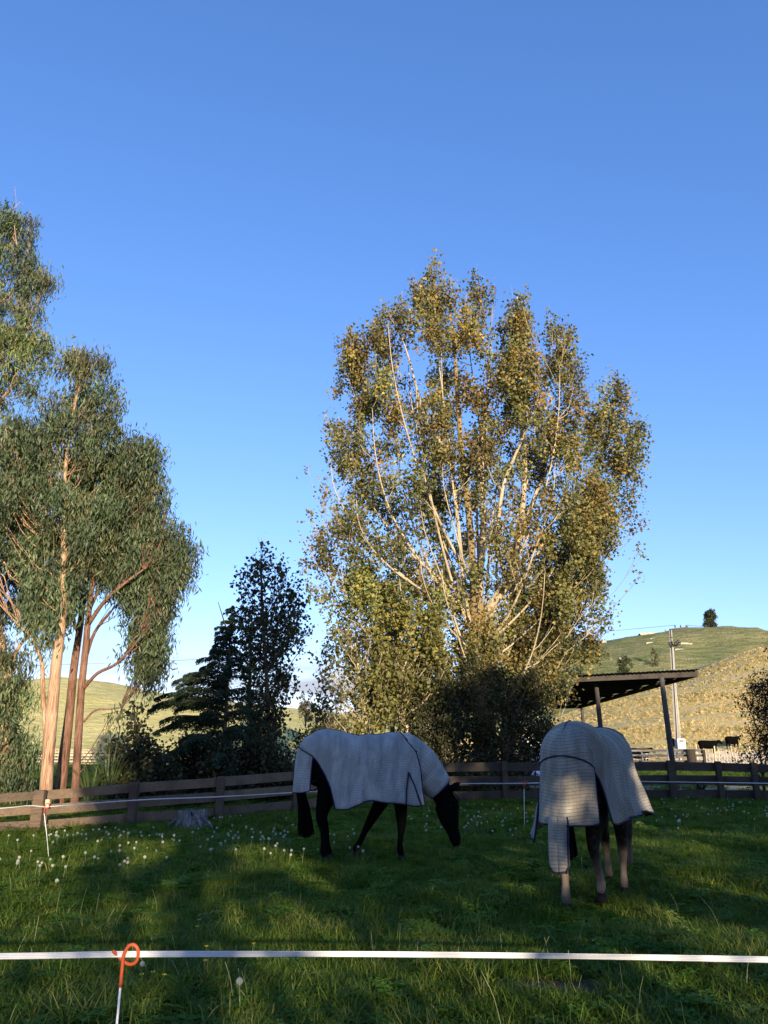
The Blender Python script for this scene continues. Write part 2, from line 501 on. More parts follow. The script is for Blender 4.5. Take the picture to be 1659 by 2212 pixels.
def crown(name, parent, plumes, per, spec, mat, rng, branch=None, sub=(.16, .3)):
    """plumes: list of (centre xyz, (rx, ry, rz), tint rgb). leaves gather in sprays inside each plume"""
    Cs = []; Ds = []; cols = []
    for c, r, tint in plumes:
        c = np.array(c); r = np.array(r)
        vol = r[0] * r[1] * r[2]
        n = int(per * vol ** (2 / 3.0) * (tint[3] if len(tint) > 3 else 1))
        k = max(3, n // spec.get('spray', 26))
        u = rng.normal(size=(k, 3)); u /= np.linalg.norm(u, axis=1)[:, None]
        rad = rng.random(k) ** (1 / 2.2)
        sc = c + u * rad[:, None] * r
        pick = rng.integers(0, k, n)
        off = rng.normal(size=(n, 3)) * np.array([sub[0], sub[0], sub[1]])
        if spec.get('droop'): off[:, 2] -= np.abs(rng.normal(size=n)) * spec['droop']
        P = sc[pick] + off
        d = rng.normal(size=(n, 3)) * spec.get('spread', 1.0) + np.array(spec.get('dir', (0, 0, 0)))
        sprtint = 1 + .28 * rng.normal(size=(k, 1))
        pal = np.array(spec['pal']); w = np.array(spec.get('w', [1] * len(pal)), float); w /= w.sum()
        sp = pal[rng.choice(len(pal), k, p=w)]
        col = (sp[pick] * .55 + pal[rng.choice(len(pal), n, p=w)] * .45) * np.clip(sprtint[pick], .5, 1.6) * np.array(tint[:3])
        Cs.append(P); Ds.append(d); cols.append(col)
    C = np.concatenate(Cs); D = np.concatenate(Ds); col = np.concatenate(cols)
    if spec.get('gaps'):
        k = gap_keep(C, rng); C, D, col = C[k], D[k], col[k]
    k = C[:, 2] > .05
    C, D, col = C[k], D[k], col[k]
    n = len(C)
    L = spec['L'] * (.65 + .7 * rng.random(n)); W = L * spec['asp'] * (.8 + .4 * rng.random(n))
    return leaf_mesh(name, C, D, L, W, np.clip(col, .004, .9), mat, parent)

def poly_plumes(poly, n, Y, rpx, asp, rng, maxd, tintf=None, inset=.6, flat=1.0, front=0.0):
    """random plumes filling a photo outline; the crown is as deep as it is wide"""
    poly = [tuple(p) for p in poly]
    P = np.array(poly); lo = P.min(0); hi = P.max(0)
    out = []; tries = 0
    pts = []
    while len(out) < n and tries < n * 80:
        tries += 1
        q = lo + rng.random(2) * (hi - lo)
        if not inpoly(q[None], poly)[0]: continue
        dd = polydist(q[None], poly)[0]
        r = rpx * (.7 + .6 * rng.random())
        if dd < r * inset: continue
        if any((q[0] - a) ** 2 + ((q[1] - b) / asp) ** 2 < (r * .5) ** 2 for a, b in pts[-40:]): continue
        pts.append(q)
        m = Y / FPX
        dep = min(dd, maxd) * m * flat
        dy = (rng.random() * 2 - 1) * dep
        dy -= front * dep
        c = at(q[0], q[1], Y + dy)
        rm = r * m
        out.append((c, (rm, rm, rm * asp), tintf(q, dy, rng) if tintf else (1, 1, 1)))
    return out
def px_plumes(lst, Y, rng, tintf=None, dd=0.0):
    out = []
    for e in lst:
        x, y, rx, ry = e[:4]; dy = e[4] if len(e) > 4 else rng.normal() * dd
        m = (Y + dy) / FPX
        out.append((at(x, y, Y + dy), (rx * m, rx * m, ry * m), tintf((x, y), dy, rng) if tintf else (1, 1, 1)))
    return out

def limb_pts(lst, Y):
    """(x, y, r_px, dy) photo points -> world polyline and radii"""
    P = np.array([at(e[0], e[1], Y + (e[3] if len(e) > 3 else 0)) for e in lst])
    R = np.array([e[2] * (Y / FPX) for e in lst])
    Q = spline(P, 4); RR = np.interp(np.linspace(0, 1, len(Q)), np.linspace(0, 1, len(R)), R)
    return Q, RR
def branches(limbs, plumes, rng, r0=.03, lift=.35, twigs=3, hairy=0):
    """for each plume a branch from the nearest lower limb point, with twigs inside the plume"""
    Vs = []; Fs = []; base = 0
    allp = np.concatenate([q for q, r in limbs]); allr = np.concatenate([r for q, r in limbs])
    def put(pts, r, n):
        nonlocal base
        v, f = tube_np(pts, r, n, False)
        Vs.append(v); Fs.append(np.array(f) + base); base += len(v)
    for c, r, _ in plumes:
        c = np.array(c)
        d = allp - c
        hz = np.hypot(d[:, 0], d[:, 1])
        cost = np.linalg.norm(d, axis=1) + 3.0 * (.9 * hz + .25 + d[:, 2]).clip(0)
        i = int(np.argmin(cost))
        a = allp[i]; L = np.linalg.norm(c - a)
        top = c + np.array([0, 0, r[2] * .5])
        mid = a + (c - a) * .5 + np.array([rng.normal() * .06 * L, rng.normal() * .06 * L, -lift * .25 * L])
        rr = min(allr[i] * .7, r0 * (.6 + .25 * L), .032)
        pts = spline([a, mid, c, top], 3)
        pts[1:-1] += rng.normal(size=(len(pts) - 2, 3)) * .015 * L
        put(pts, np.linspace(rr, .005, len(pts)), 5)
        for _ in range(twigs):
            j = rng.integers(2, len(pts)); s = pts[j]
            e = c + rng.normal(size=3) * r * .6 + np.array([0, 0, r[2] * .35])
            m2 = (s + e) / 2 + rng.normal(size=3) * .08
            put(np.array([s, m2, e]), np.array([rr * .35 + .003, .006, .003]), 3)
    return np.concatenate(Vs), np.concatenate(Fs)
def make_tree(name, loc, label, cat, limbs, plumes, per, spec, bark, leafm, rng, trunk_n=1, trunk_mats=None, group=None, r0=.03, lift=.35, twigs=3, sub=(.16, .3)):
    root = empty(name, (0, 0, 0), label=label, cat=cat, group=group)
    root.location = tuple(loc)
    inv = -np.array(loc)
    tm = MB()
    for i, (q, r) in enumerate(limbs[:trunk_n]): tm.tube(q + inv, r, 12)
    tm.build('trunk', (trunk_mats or bark), root)
    if len(limbs) > trunk_n:
        for q, r in limbs[trunk_n:]:
            MB().tube(q + inv, r, 9).build('limb', bark, root)
    pl = [(np.array(c) + inv, r, t) for c, r, t in plumes]
    V, F = branches([(q + inv, r) for q, r in limbs], pl, rng, r0, lift, twigs)
    raw_mesh('branches', V, F, bark, root, smooth=True)
    if spec.get('gaps'):
        # gaps are judged in world space
        o = crown('crown', root, plumes, per, spec, leafm, rng, sub=sub)
        o.location = tuple(inv)
    else:
        crown('crown', root, pl, per, spec, leafm, rng, sub=sub)
    return root

# ------------------------------------------------------------------ trees
POP = dict(L=.120, asp=.90, spray=30, spread=1.0, dir=(0, 0, -.3), pal=[(.16, .17, .058), (.22, .20, .07), (.29, .235, .075), (.105, .125, .045), (.38, .28, .08)], w=[4, 3, 2, 3, .7])
r = np.random.default_rng(11)
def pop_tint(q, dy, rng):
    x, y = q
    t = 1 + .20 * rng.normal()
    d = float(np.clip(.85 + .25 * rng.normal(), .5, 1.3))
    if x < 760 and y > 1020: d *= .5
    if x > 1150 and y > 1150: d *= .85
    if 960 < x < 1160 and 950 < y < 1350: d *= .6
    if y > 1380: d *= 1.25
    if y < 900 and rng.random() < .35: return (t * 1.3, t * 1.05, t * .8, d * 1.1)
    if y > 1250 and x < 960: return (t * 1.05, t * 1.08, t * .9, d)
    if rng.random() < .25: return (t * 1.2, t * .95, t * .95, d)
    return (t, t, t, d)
def fan_stems(start, targets, Y, rng, r_px):
    """slender stems that leave the fork outwards and turn up towards their targets"""
    out = []
    for (tx, ty, dy) in targets:
        sx, sy = start[0] + rng.normal() * 8, start[1] + rng.normal() * 45
        n = 8; L = math.hypot(tx - sx, ty - sy); w1, w2 = rng.normal(size=2) * .012 * L
        pts = []
        for k in range(n):
            t = k / (n - 1)
            x = sx + (tx - sx) * (1 - (1 - t) ** 1.9) + w1 * math.sin(3.1 * t) + w2 * math.sin(7 * t + 1)
            y = sy + (ty - sy) * (t * .85 + .15 * t * t)
            pts.append((x, y, max(.8, r_px * (L / 700) ** .5 * (1 - .8 * t)), dy * min(1, t * 1.3)))
        out.append(limb_pts(pts, Y))
    return out
# the big poplar: limbs traced, then plumes
YP = 27.0
limbs = [limb_pts(l, YP) for l in [
    [(1045, 1700, 26), (1048, 1600, 24), (1040, 1480, 22), (1032, 1380, 21), (1030, 1310, 17), (1022, 1230, 8), (1012, 1100, 7.5), (1000, 1000, 7), (990, 880, 5.5), (982, 760, 3.5), (975, 690, 2)],
    [(1030, 1330, 14), (1038, 1240, 7), (1046, 1130, 5.5), (1036, 1000, 5), (1052, 860, 4), (1060, 740, 2)],
    [(1032, 1360, 13), (1060, 1310, 8), (1100, 1260, 8), (1118, 1190, 6.5), (1130, 1080, 6.5), (1132, 960, 6), (1112, 840, 5), (1108, 720, 3), (1118, 640, 1.5)],
    [(1000, 1000, 5), (962, 970, 4.5), (920, 905, 4), (905, 860, 3.2), (885, 780, 2.2), (865, 720, 1.2)],
    [(1128, 1150, 5, .4), (1160, 1060, 4, .8), (1200, 980, 3.4, 1), (1225, 900, 1.6, 1)],
    [(1100, 1262, 5, .2), (1075, 1180, 4.4, -.5), (1085, 1060, 4.2, -.8), (1110, 990, 3.4, -.8), (1150, 900, 2.4, -1)],
]]
limbs += fan_stems((1036, 1370), [(942, 640, 0), (880, 740, 1), (838, 700, -1), (765, 770, .6), (800, 880, -1.2), (735, 900, .8), (720, 1000, -.4), (860, 960, 1.5), (900, 820, -1), (960, 760, -1.2), (700, 1110, .3), (770, 1080, -1.6), (830, 1120, 1.2),
                                  (1018, 640, .8), (1050, 720, 1.2), (1165, 760, 1), (1210, 800, -.8), (1240, 900, .8), (1190, 1000, -1.4), (1240, 1060, 1.4), (1090, 840, 1.6), (960, 1000, -1.8), (915, 1090, -1.5)], YP, r, 4.2)
limbs += fan_stems((1030, 1480), [(690, 1180, .6), (740, 1240, -1), (800, 1220, 1), (860, 1250, -1.8), (905, 1200, -2.2), (960, 1230, -2), (1180, 1240, -1.4), (1230, 1180, 1), (1150, 1180, 1.4), (780, 1320, -1.2), (850, 1370, 1)], YP, r, 3.6)
poly = [(1040, 1600), (900, 1560), (800, 1540), (720, 1440), (690, 1360), (672, 1250), (645, 1180), (660, 1100), (700, 1040), (760, 1060), (730, 1000), (695, 930), (705, 890), (735, 870),
        (715, 800), (722, 740), (765, 718), (805, 740), (808, 670), (840, 640), (870, 640), (915, 600), (925, 555), (965, 570), (990, 600), (1020, 570), (1050, 585), (1075, 620), (1095, 690), (1125, 622),
        (1150, 680), (1190, 665), (1225, 690), (1255, 780), (1268, 850), (1262, 950), (1290, 1000), (1310, 1100), (1300, 1200), (1320, 1300), (1290, 1400), (1240, 1460), (1200, 1500)]
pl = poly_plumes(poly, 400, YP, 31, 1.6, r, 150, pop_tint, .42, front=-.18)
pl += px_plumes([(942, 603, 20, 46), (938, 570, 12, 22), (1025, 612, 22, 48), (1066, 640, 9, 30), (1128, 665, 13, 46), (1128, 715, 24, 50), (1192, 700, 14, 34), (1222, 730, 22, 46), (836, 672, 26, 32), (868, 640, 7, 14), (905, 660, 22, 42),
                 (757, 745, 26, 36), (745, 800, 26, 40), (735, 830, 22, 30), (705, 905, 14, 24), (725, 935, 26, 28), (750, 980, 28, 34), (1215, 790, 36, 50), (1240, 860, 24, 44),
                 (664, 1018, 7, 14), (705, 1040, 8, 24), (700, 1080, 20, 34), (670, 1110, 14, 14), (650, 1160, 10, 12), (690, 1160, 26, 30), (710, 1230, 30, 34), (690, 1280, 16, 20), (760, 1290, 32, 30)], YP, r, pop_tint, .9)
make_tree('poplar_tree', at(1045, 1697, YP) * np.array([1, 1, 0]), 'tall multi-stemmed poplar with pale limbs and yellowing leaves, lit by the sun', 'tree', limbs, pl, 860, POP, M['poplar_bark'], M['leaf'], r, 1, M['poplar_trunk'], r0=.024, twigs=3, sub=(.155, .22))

# the second poplar, its dark trunk right behind the first
limbs = [limb_pts(l, YP + 1.5) for l in [
    [(1098, 1690, 17), (1098, 1560, 15), (1098, 1440, 13), (1105, 1350, 11), (1108, 1260, 7), (1118, 1180, 6), (1165, 1050, 4), (1190, 950, 3), (1200, 880, 2)],
    [(1105, 1370, 9), (1130, 1345, 8), (1165, 1330, 7), (1200, 1300, 5), (1260, 1240, 4)],
    [(1100, 1430, 8), (1125, 1410, 6), (1160, 1415, 5), (1195, 1405, 4), (1225, 1380, 2.5)],
    [(1112, 1230, 6), (1160, 1180, 5.5, .5), (1220, 1140, 5, 1), (1275, 1070, 4, 1), (1300, 980, 3, 1), (1325, 880, 1.5, 1)],
    [(1210, 1150, 4, 1), (1280, 1130, 3, 1.2), (1340, 1130, 2, 1.2)],
]]
limbs += fan_stems((1112, 1280), [(1300, 900, .5), (1345, 920, 1.2), (1375, 1010, .4), (1290, 1040, -.5), (1330, 1160, .5), (1230, 1110, -1), (1260, 1230, .8), (1200, 1250, -1)], YP + 1.5, r, 3.6)
limbs += fan_stems((1102, 1430), [(1270, 1330, .3), (1240, 1390, -.8), (1290, 1390, .8), (1190, 1340, -1.2)], YP + 1.5, r, 3.0)
poly = [(1250, 1010), (1245, 930), (1290, 860), (1325, 800), (1355, 840), (1375, 890), (1400, 920), (1398, 1000), (1380, 1060), (1370, 1130), (1350, 1170), (1320, 1220), (1300, 1290), (1270, 1340), (1290, 1400), (1265, 1440), (1200, 1460), (1130, 1500), (1100, 1300), (1180, 1150)]
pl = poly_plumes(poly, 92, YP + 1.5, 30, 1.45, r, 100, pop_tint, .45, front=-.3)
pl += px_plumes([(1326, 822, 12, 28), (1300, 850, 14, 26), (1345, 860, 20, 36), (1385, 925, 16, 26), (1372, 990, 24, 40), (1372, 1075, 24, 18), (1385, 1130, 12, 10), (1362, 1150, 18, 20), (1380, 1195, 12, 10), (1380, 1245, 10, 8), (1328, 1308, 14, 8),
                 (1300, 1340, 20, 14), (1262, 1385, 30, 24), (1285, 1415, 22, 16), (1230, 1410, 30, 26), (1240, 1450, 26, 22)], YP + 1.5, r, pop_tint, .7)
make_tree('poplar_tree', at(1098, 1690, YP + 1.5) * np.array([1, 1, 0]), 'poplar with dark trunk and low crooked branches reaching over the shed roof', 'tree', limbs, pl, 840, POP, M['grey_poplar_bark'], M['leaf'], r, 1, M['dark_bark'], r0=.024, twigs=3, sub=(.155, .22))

# dark growth at the foot of the two poplars
def dark_tint(q, dy, rng):
    t = .75 + .2 * rng.random(); return (t, t, t)
SHR = dict(L=.10, asp=.7, spray=20, spread=1.0, dir=(0, 0, -.2), pal=[(.045, .055, .022), (.07, .075, .03), (.035, .045, .02), (.10, .085, .04)], w=[3, 2, 3, 1])
def shrub(name, label, cat, poly, Y, n, rpx, per, spec, mat, stems, rng, asp=1.0, tint=None, bark=None, group=None, maxd=70, flat=1.0, inset=.5, sub=(.13, .16), twigs=3):
    bx = np.mean([p[0] for p in stems[0][:1]])
    loc = at(stems[0][0][0], 1690, Y) * np.array([1, 1, 0])
    lm = [limb_pts(l, Y) for l in stems]
    for q, rr in lm: q[0, 2] = -.05
    pl = poly_plumes(poly, n, Y, rpx, asp, rng, maxd, tint, inset, flat)
    return make_tree(name, loc, label, cat, lm, pl, per, spec, bark or M['dark_bark'], mat, rng, 1, None, group, .02, .3, twigs, sub)
shrub('undergrowth_shrub', 'dense dark shrub filling the foot of the two poplars behind the fence', 'shrub', [(830, 1660), (845, 1590), (880, 1560), (890, 1500), (930, 1490), (950, 1440), (985, 1462), (1010, 1410), (1050, 1440), (1095, 1400), (1120, 1450), (1165, 1430), (1190, 1478), (1232, 1470), (1245, 1530), (1222, 1560), (1215, 1610), (1165, 1640), (1160, 1730), (840, 1730)],
      25.5, 150, 21, 1250, dict(SHR, pal=[(.05, .06, .022), (.085, .085, .032), (.04, .05, .02), (.13, .105, .045)]), M['leaf'], [[(990, 1720, 5), (985, 1600, 4), (1000, 1500, 2)], [(1090, 1720, 4), (1100, 1600, 3), (1130, 1500, 2)]], r, 1.0, dark_tint, maxd=90)
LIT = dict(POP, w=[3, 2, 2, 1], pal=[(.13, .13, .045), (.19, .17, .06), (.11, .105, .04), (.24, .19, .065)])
# sunlit saplings between the horses' backs and the poplar
for lab, pol, stem, Y, n in [
    ('slender young poplar with a pale thin trunk between the dark pair and big poplar', [(680, 1600), (660, 1540), (672, 1470), (690, 1400), (720, 1350), (760, 1330), (820, 1380), (850, 1450), (860, 1540), (840, 1600)], [(805, 1700, 5), (795, 1600, 4.5), (785, 1530, 4), (775, 1450, 3), (765, 1370, 1.5)], 25.0, 52),
    ('low bushy poplar regrowth with light green leaves in front of the shed end', [(850, 1560), (790, 1480), (800, 1420), (850, 1390), (930, 1380), (985, 1400), (980, 1460), (930, 1500), (890, 1520), (880, 1590)], [(890, 1700, 5), (885, 1600, 4), (860, 1500, 3), (880, 1420, 1.5)], 25.6, 40)]:
    shrub('young_poplar', lab, 'tree', pol, Y, n, 24, 480, LIT, M['leaf'], [stem], r, 1.3, pop_tint, M['poplar_bark'], maxd=50, sub=(.15, .2))
# the dark pair of young poplars in the middle, and the dark sapling on the left
DP = dict(L=.13, asp=.88, spray=10, spread=1.0, dir=(0, 0, -.4), pal=[(.055, .065, .03), (.07, .075, .03), (.09, .07, .03)], w=[3, 2, 1])  # leaf palette darkened for the shade the middle pair stands in
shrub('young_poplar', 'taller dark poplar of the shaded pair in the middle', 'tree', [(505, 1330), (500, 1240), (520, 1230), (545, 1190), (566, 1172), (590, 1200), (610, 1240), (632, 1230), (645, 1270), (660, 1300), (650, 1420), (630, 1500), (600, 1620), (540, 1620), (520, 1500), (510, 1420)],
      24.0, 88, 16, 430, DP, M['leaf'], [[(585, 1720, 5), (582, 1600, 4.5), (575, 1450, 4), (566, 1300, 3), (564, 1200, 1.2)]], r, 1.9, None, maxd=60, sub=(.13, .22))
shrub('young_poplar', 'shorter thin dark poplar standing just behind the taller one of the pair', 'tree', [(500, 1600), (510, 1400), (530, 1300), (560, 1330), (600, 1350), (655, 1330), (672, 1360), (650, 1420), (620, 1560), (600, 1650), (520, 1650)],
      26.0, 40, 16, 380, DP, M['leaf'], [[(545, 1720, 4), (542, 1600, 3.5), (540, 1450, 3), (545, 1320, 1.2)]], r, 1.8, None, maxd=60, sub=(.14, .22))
shrub('young_poplar', 'dark leafy sapling rising above the hedge right of the flax', 'tree', [(215, 1640), (222, 1600), (245, 1588), (268, 1600), (272, 1560), (285, 1510), (300, 1520), (322, 1560), (335, 1600), (340, 1680), (240, 1700)],
      19.5, 34, 18, 560, dict(DP, L=.11), M['leaf'], [[(300, 1730, 3.5), (298, 1640, 3), (292, 1560, 2), (288, 1515, 1)], [(270, 1730, 3), (255, 1650, 2), (240, 1600, 1)]], r, 1.3, None, maxd=40, sub=(.10, .14))
# hedge of dark shrubs behind the fence
for i, (lab, pol, Y, st, tn) in enumerate([
    ('round dark shrub behind the fence below the leafy sapling', [(215, 1760), (220, 1680), (250, 1640), (300, 1615), (350, 1610), (380, 1650), (390, 1760)], 19.0, 310, None),
    ('broad dark shrub under the conifer branches', [(360, 1750), (355, 1650), (380, 1610), (430, 1585), (480, 1580), (520, 1620), (530, 1750)], 20.5, 440, None),
    ('dark shrub with brownish leaves left of the rugged horse rump', [(500, 1740), (505, 1640), (540, 1600), (590, 1600), (620, 1630), (640, 1680), (640, 1740)], 21.5, 570, None)]):
    shrub('hedge_shrub', lab, 'shrub', pol, Y, 52, 25, 1250, SHR, M['leaf'], [[(st, 1745, 4), (st - 4, 1690, 3), (st + 5, 1640, 1.5)]], r, .9, dark_tint, group='dark shrubs along the back of the fence', maxd=60)
shrub('hedge_shrub', 'olive shrub catching sun just past the rump of the left horse', 'shrub', [(600, 1720), (610, 1620), (640, 1570), (690, 1550), (740, 1560), (790, 1580), (800, 1650), (790, 1720)], 27, 46, 24, 700, dict(SHR, pal=[(.10, .10, .03), (.15, .13, .045), (.07, .07, .025)], w=None or [1, 1, 1]), M['leaf'], [[(700, 1720, 4), (700, 1650, 3), (705, 1600, 1.5)]], r, .9, None, maxd=60)
shrub('dark_bush', 'dense dark evergreen bush leaning in at the right edge behind the fence', 'shrub', [(1612, 1480), (1632, 1440), (1659, 1405), (1720, 1360), (1850, 1380), (1900, 1500), (1880, 1640), (1700, 1660), (1640, 1640), (1625, 1590), (1604, 1560), (1602, 1510)],
      24.0, 130, 25, 1500, dict(SHR, L=.10, asp=.35, pal=[(.012, .018, .008), (.02, .025, .011), (.026, .022, .013)], w=[3, 2, 1]), M['leaf'], [[(1700, 1730, 6), (1700, 1600, 5), (1690, 1480, 3)]], r, 1.1, dark_tint, maxd=90)  # leaf colours darkened to stand for the shade on this bush
shrub('flowering_shrub', 'loose shrub with pale flowers at the foot of the dark bush', 'shrub', [(1585, 1650), (1595, 1615), (1625, 1605), (1659, 1600), (1700, 1620), (1710, 1660), (1600, 1665)],
      26.0, 18, 17, 420, dict(SHR, L=.09, pal=[(.07, .10, .03), (.6, .58, .5), (.05, .07, .02)], w=[3, 1, 2]), M['leaf'], [[(1650, 1700, 3), (1645, 1650, 2), (1640, 1620, 1)]], r, .8, None, maxd=30)

# gum trees
GUM = dict(L=.165, asp=.21, spray=56, spread=.42, dir=(0, 0, -1.0), droop=.26, pal=[(.080, .120, .055), (.115, .160, .078), (.155, .180, .075), (.055, .080, .042), (.17, .13, .08)], w=[3, 3, 1.6, 2.4, .3])
rg = np.random.default_rng(23)
def gum_tint(q, dy, rng):
    x, y = q
    t = 1 + .15 * rng.normal()
    if x < 130 and 680 < y < 870: return (t * 1.25, t * 1.15, t * .8, 1.1)
    if y < 820 and x > 150: return (t * 1.2, t * .95, t * .85, 1.0)
    if x > 290: t *= .8  # shade on the right flank is put into the leaf colour
    if rng.random() < .12: return (t * 1.2, t * .95, t * .9, 1.0)
    return (t, t, t, 1.15)
def gum(label, stems, trunk_n, pol, n, Y, rpx, asp, per, inset=.38, maxd=90, extra=None, bark='gum_bark'):
    lm = [limb_pts(l, Y) for l in stems]
    lm[0][0][0, 2] = -.1
    pl = []
    for p, k in zip(pol, n): pl += poly_plumes(p, int(k * 1.35), Y, rpx, asp, rg, maxd, gum_tint, inset, front=-.3)
    if extra: pl += px_plumes(extra, Y, rg, gum_tint, .4)
    loc = lm[0][0][0] * np.array([1, 1, 0])
    return make_tree('gum_tree', loc, label, 'tree', lm, pl, per * 2.3, GUM, M[bark], M['gum_leaf'], rg, trunk_n, None, 'gum trees behind the left of the fence', .013, .2, 2, (.14, .14))
gum('tallest gum tree, its trunk leftmost and half hidden by hanging leaves', [[(8, 1740, 9), (10, 1600, 8.5), (14, 1480, 8), (-10, 1300, 7), (-30, 1100, 6), (-40, 850, 5), (-35, 600, 3)], [(14, 1490, 5), (30, 1420, 4), (60, 1370, 3), (85, 1345, 2)], [(-35, 700, 4), (15, 640, 3), (60, 590, 2)], [(-40, 850, 4), (10, 770, 3), (50, 730, 2)]], 1,
    [[(-160, 430), (0, 436), (70, 460), (105, 540), (118, 610), (80, 640), (0, 600), (-160, 640)], [(-160, 640), (0, 610), (90, 630), (100, 680), (60, 705), (-160, 720)], [(-160, 700), (60, 690), (135, 740), (115, 800), (60, 860), (0, 875), (-160, 930)], [(-140, 920), (0, 870), (70, 890), (115, 1000), (95, 1150), (90, 1280), (60, 1400), (-140, 1450)],
     [(-100, 1400), (60, 1380), (75, 1480), (60, 1560), (85, 1640), (60, 1720), (-100, 1740)]], [34, 16, 44, 74, 44], 20.0, 26, .95, 1080)
gum('middle gum tree with the thick sunlit orange-pink trunk', [[(97, 1745, 13), (103, 1650, 12), (112, 1540, 12), (122, 1430, 11), (135, 1330, 8), (138, 1200, 6.5), (138, 1080, 5.5), (145, 980, 4), (165, 860, 3), (185, 780, 1.5)], [(100, 1600, 5, .1), (93, 1500, 5, .1), (90, 1430, 4, .1), (70, 1380, 3, .1)], [(137, 1250, 4), (105, 1160, 3.5, .5), (100, 1060, 3, .8)], [(122, 1430, 5), (140, 1340, 4, .6), (150, 1290, 3, 1)]], 1,
    [[(150, 745), (190, 738), (235, 765), (255, 820), (280, 870), (272, 910), (220, 1000), (230, 1130), (200, 1200), (150, 1220), (60, 1210), (-80, 1230), (-100, 1000), (-40, 900), (40, 890), (100, 900), (130, 800)], [(60, 1200), (190, 1190), (180, 1280), (150, 1330), (120, 1380), (60, 1360)]], [118, 22], 17.5, 27, 1.0, 1120, maxd=100)
gum('gum tree with rough reddish trunk, second from the right of the clump', [[(128, 1745, 10), (138, 1640, 11), (150, 1540, 9), (160, 1440, 8), (172, 1360, 7), (185, 1260, 6), (205, 1150, 5), (220, 1040, 3)], [(170, 1370, 4), (150, 1310, 3.5, .4), (140, 1240, 3, .6)], [(180, 1300, 4), (225, 1230, 3, .6), (260, 1180, 2, .8)]], 1,
    [[(150, 1000), (270, 940), (300, 1000), (300, 1100), (300, 1200), (240, 1260), (150, 1230), (120, 1100)]], [44], 19.0, 26, 1.0, 1000, bark='red_gum_bark')
gum('slim dark gum tree with spreading bare lower branches, rightmost of the clump', [[(160, 1745, 8), (166, 1650, 8), (175, 1500, 7.5), (185, 1400, 7), (192, 1320, 6), (205, 1230, 5), (230, 1120, 4), (270, 1020, 2)], [(190, 1350, 5), (225, 1300, 4, -.2), (270, 1260, 3, -.4), (310, 1230, 2, -.5)], [(184, 1425, 4), (205, 1365, 3.5, .3), (240, 1320, 3, .5)], [(178, 1490, 4, 0), (210, 1455, 3.5, -.2), (250, 1435, 3, -.3), (285, 1400, 2, -.3), (305, 1372, 1.5, -.3)], [(180, 1560, 2.2, 0), (205, 1535, 2, 0), (235, 1532, 1.6, 0), (262, 1528, 1.2, 0)], [(192, 1320, 4), (215, 1270, 3, .5), (235, 1220, 2.5, .6)]], 1,
    [[(230, 950), (300, 940), (335, 955), (356, 985), (352, 1070), (385, 1110), (412, 1180), (405, 1240), (385, 1300), (355, 1340), (300, 1330), (250, 1280), (220, 1230), (200, 1120)], [(290, 1330), (350, 1330), (356, 1400), (350, 1450), (320, 1465), (295, 1430), (285, 1380)]], [104, 16], 18.0, 25, 1.0, 1150, maxd=80, bark='red_gum_bark',
    extra=[(425, 1195, 8, 12), (392, 1140, 14, 20), (400, 1250, 12, 16), (240, 1545, 10, 10), (262, 1540, 10, 14), (330, 1455, 16, 18), (300, 1455, 10, 14), (340, 975, 14, 18)])

# conifer: tiers of long drooping boughs
def conifer(label, x, ytop, ybase, Y, reach, rng):
    base = at(x, ybase, Y); base[2] = 0; top = at(x - 4, ytop, Y)
    root = empty('conifer_tree', tuple(base), label=label, cat='tree')
    H = top[2]
    tm = MB(); tm.tube([(0, 0, -.05), (0.02, 0, H * .4), (0, 0, H * .8), (top[0] - base[0], 0, H)], [.07, .055, .03, .008], 8)
    tm.build('trunk', M['dark_bark'], root)
    V = []; F = []; b = 0
    C = []; D = []
    nb = 120
    for i in range(nb):
        f = (i + .5) / nb
        z = H * (.16 + .82 * f)
        L = reach * .92 * (1 - f) ** 1.0 * (.7 + .45 * rng.random()) + .12
        a = rng.random() * 2 * math.pi
        if 0.25 < f < .55 and rng.random() < .3: a = math.pi + rng.normal() * .6; L *= 1.25
        if math.cos(a) > .2: L *= .62
        d = np.array([math.cos(a), math.sin(a), 0])
        p0 = np.array([0, 0, z])
        pts = spline([p0, p0 + d * L * .45 + [0, 0, .10 * L], p0 + d * L * .8 + [0, 0, .10 * L], p0 + d * L + [0, 0, .02 * L]], 4)
        v, ff = tube_np(pts, np.linspace(.022, .004, len(pts)), 4, False)
        V.append(v); F.append(np.array(ff) + b); b += len(v)
        n = int(340 * L)
        t = rng.random(n) ** .8
        P = np.array([np.interp(t, np.linspace(0, 1, len(pts)), pts[:, k]) for k in range(3)]).T
        w = .02 + .13 * (1 - t) * L * .6
        side = np.cross(d, [0, 0, 1.0])
        so = rng.normal(size=n) * w
        P = P + side * so[:, None]
        hang = np.abs(rng.normal(size=n)) * (.045 + .012 * L)
        P[:, 2] -= hang + np.abs(so) * .35
        C.append(P); D.append(d * .5 + side * np.sign(so)[:, None] * .6 + np.array([0, 0, -.55]) + rng.normal(size=(n, 3)) * .25)
    raw_mesh('branches', np.concatenate(V), np.concatenate(F), M['dark_bark'], root)
    C = np.concatenate(C); D = np.concatenate(D); n = len(C)
    col = np.array([(.022, .045, .022)]) * (.6 + .9 * rng.random((n, 1))) + np.array([(.03, .02, 0)]) * (rng.random((n, 1)) < .08)
    leaf_mesh('crown', C, D, .10 * (.6 + .8 * rng.random(n)), .032 * (.7 + .6 * rng.random(n)), col, M['needle'], root)
conifer('dark conifer with sweeping drooping boughs left of the young poplars', 475, 1300, 1720, 21.5, 2.35, np.random.default_rng(5))

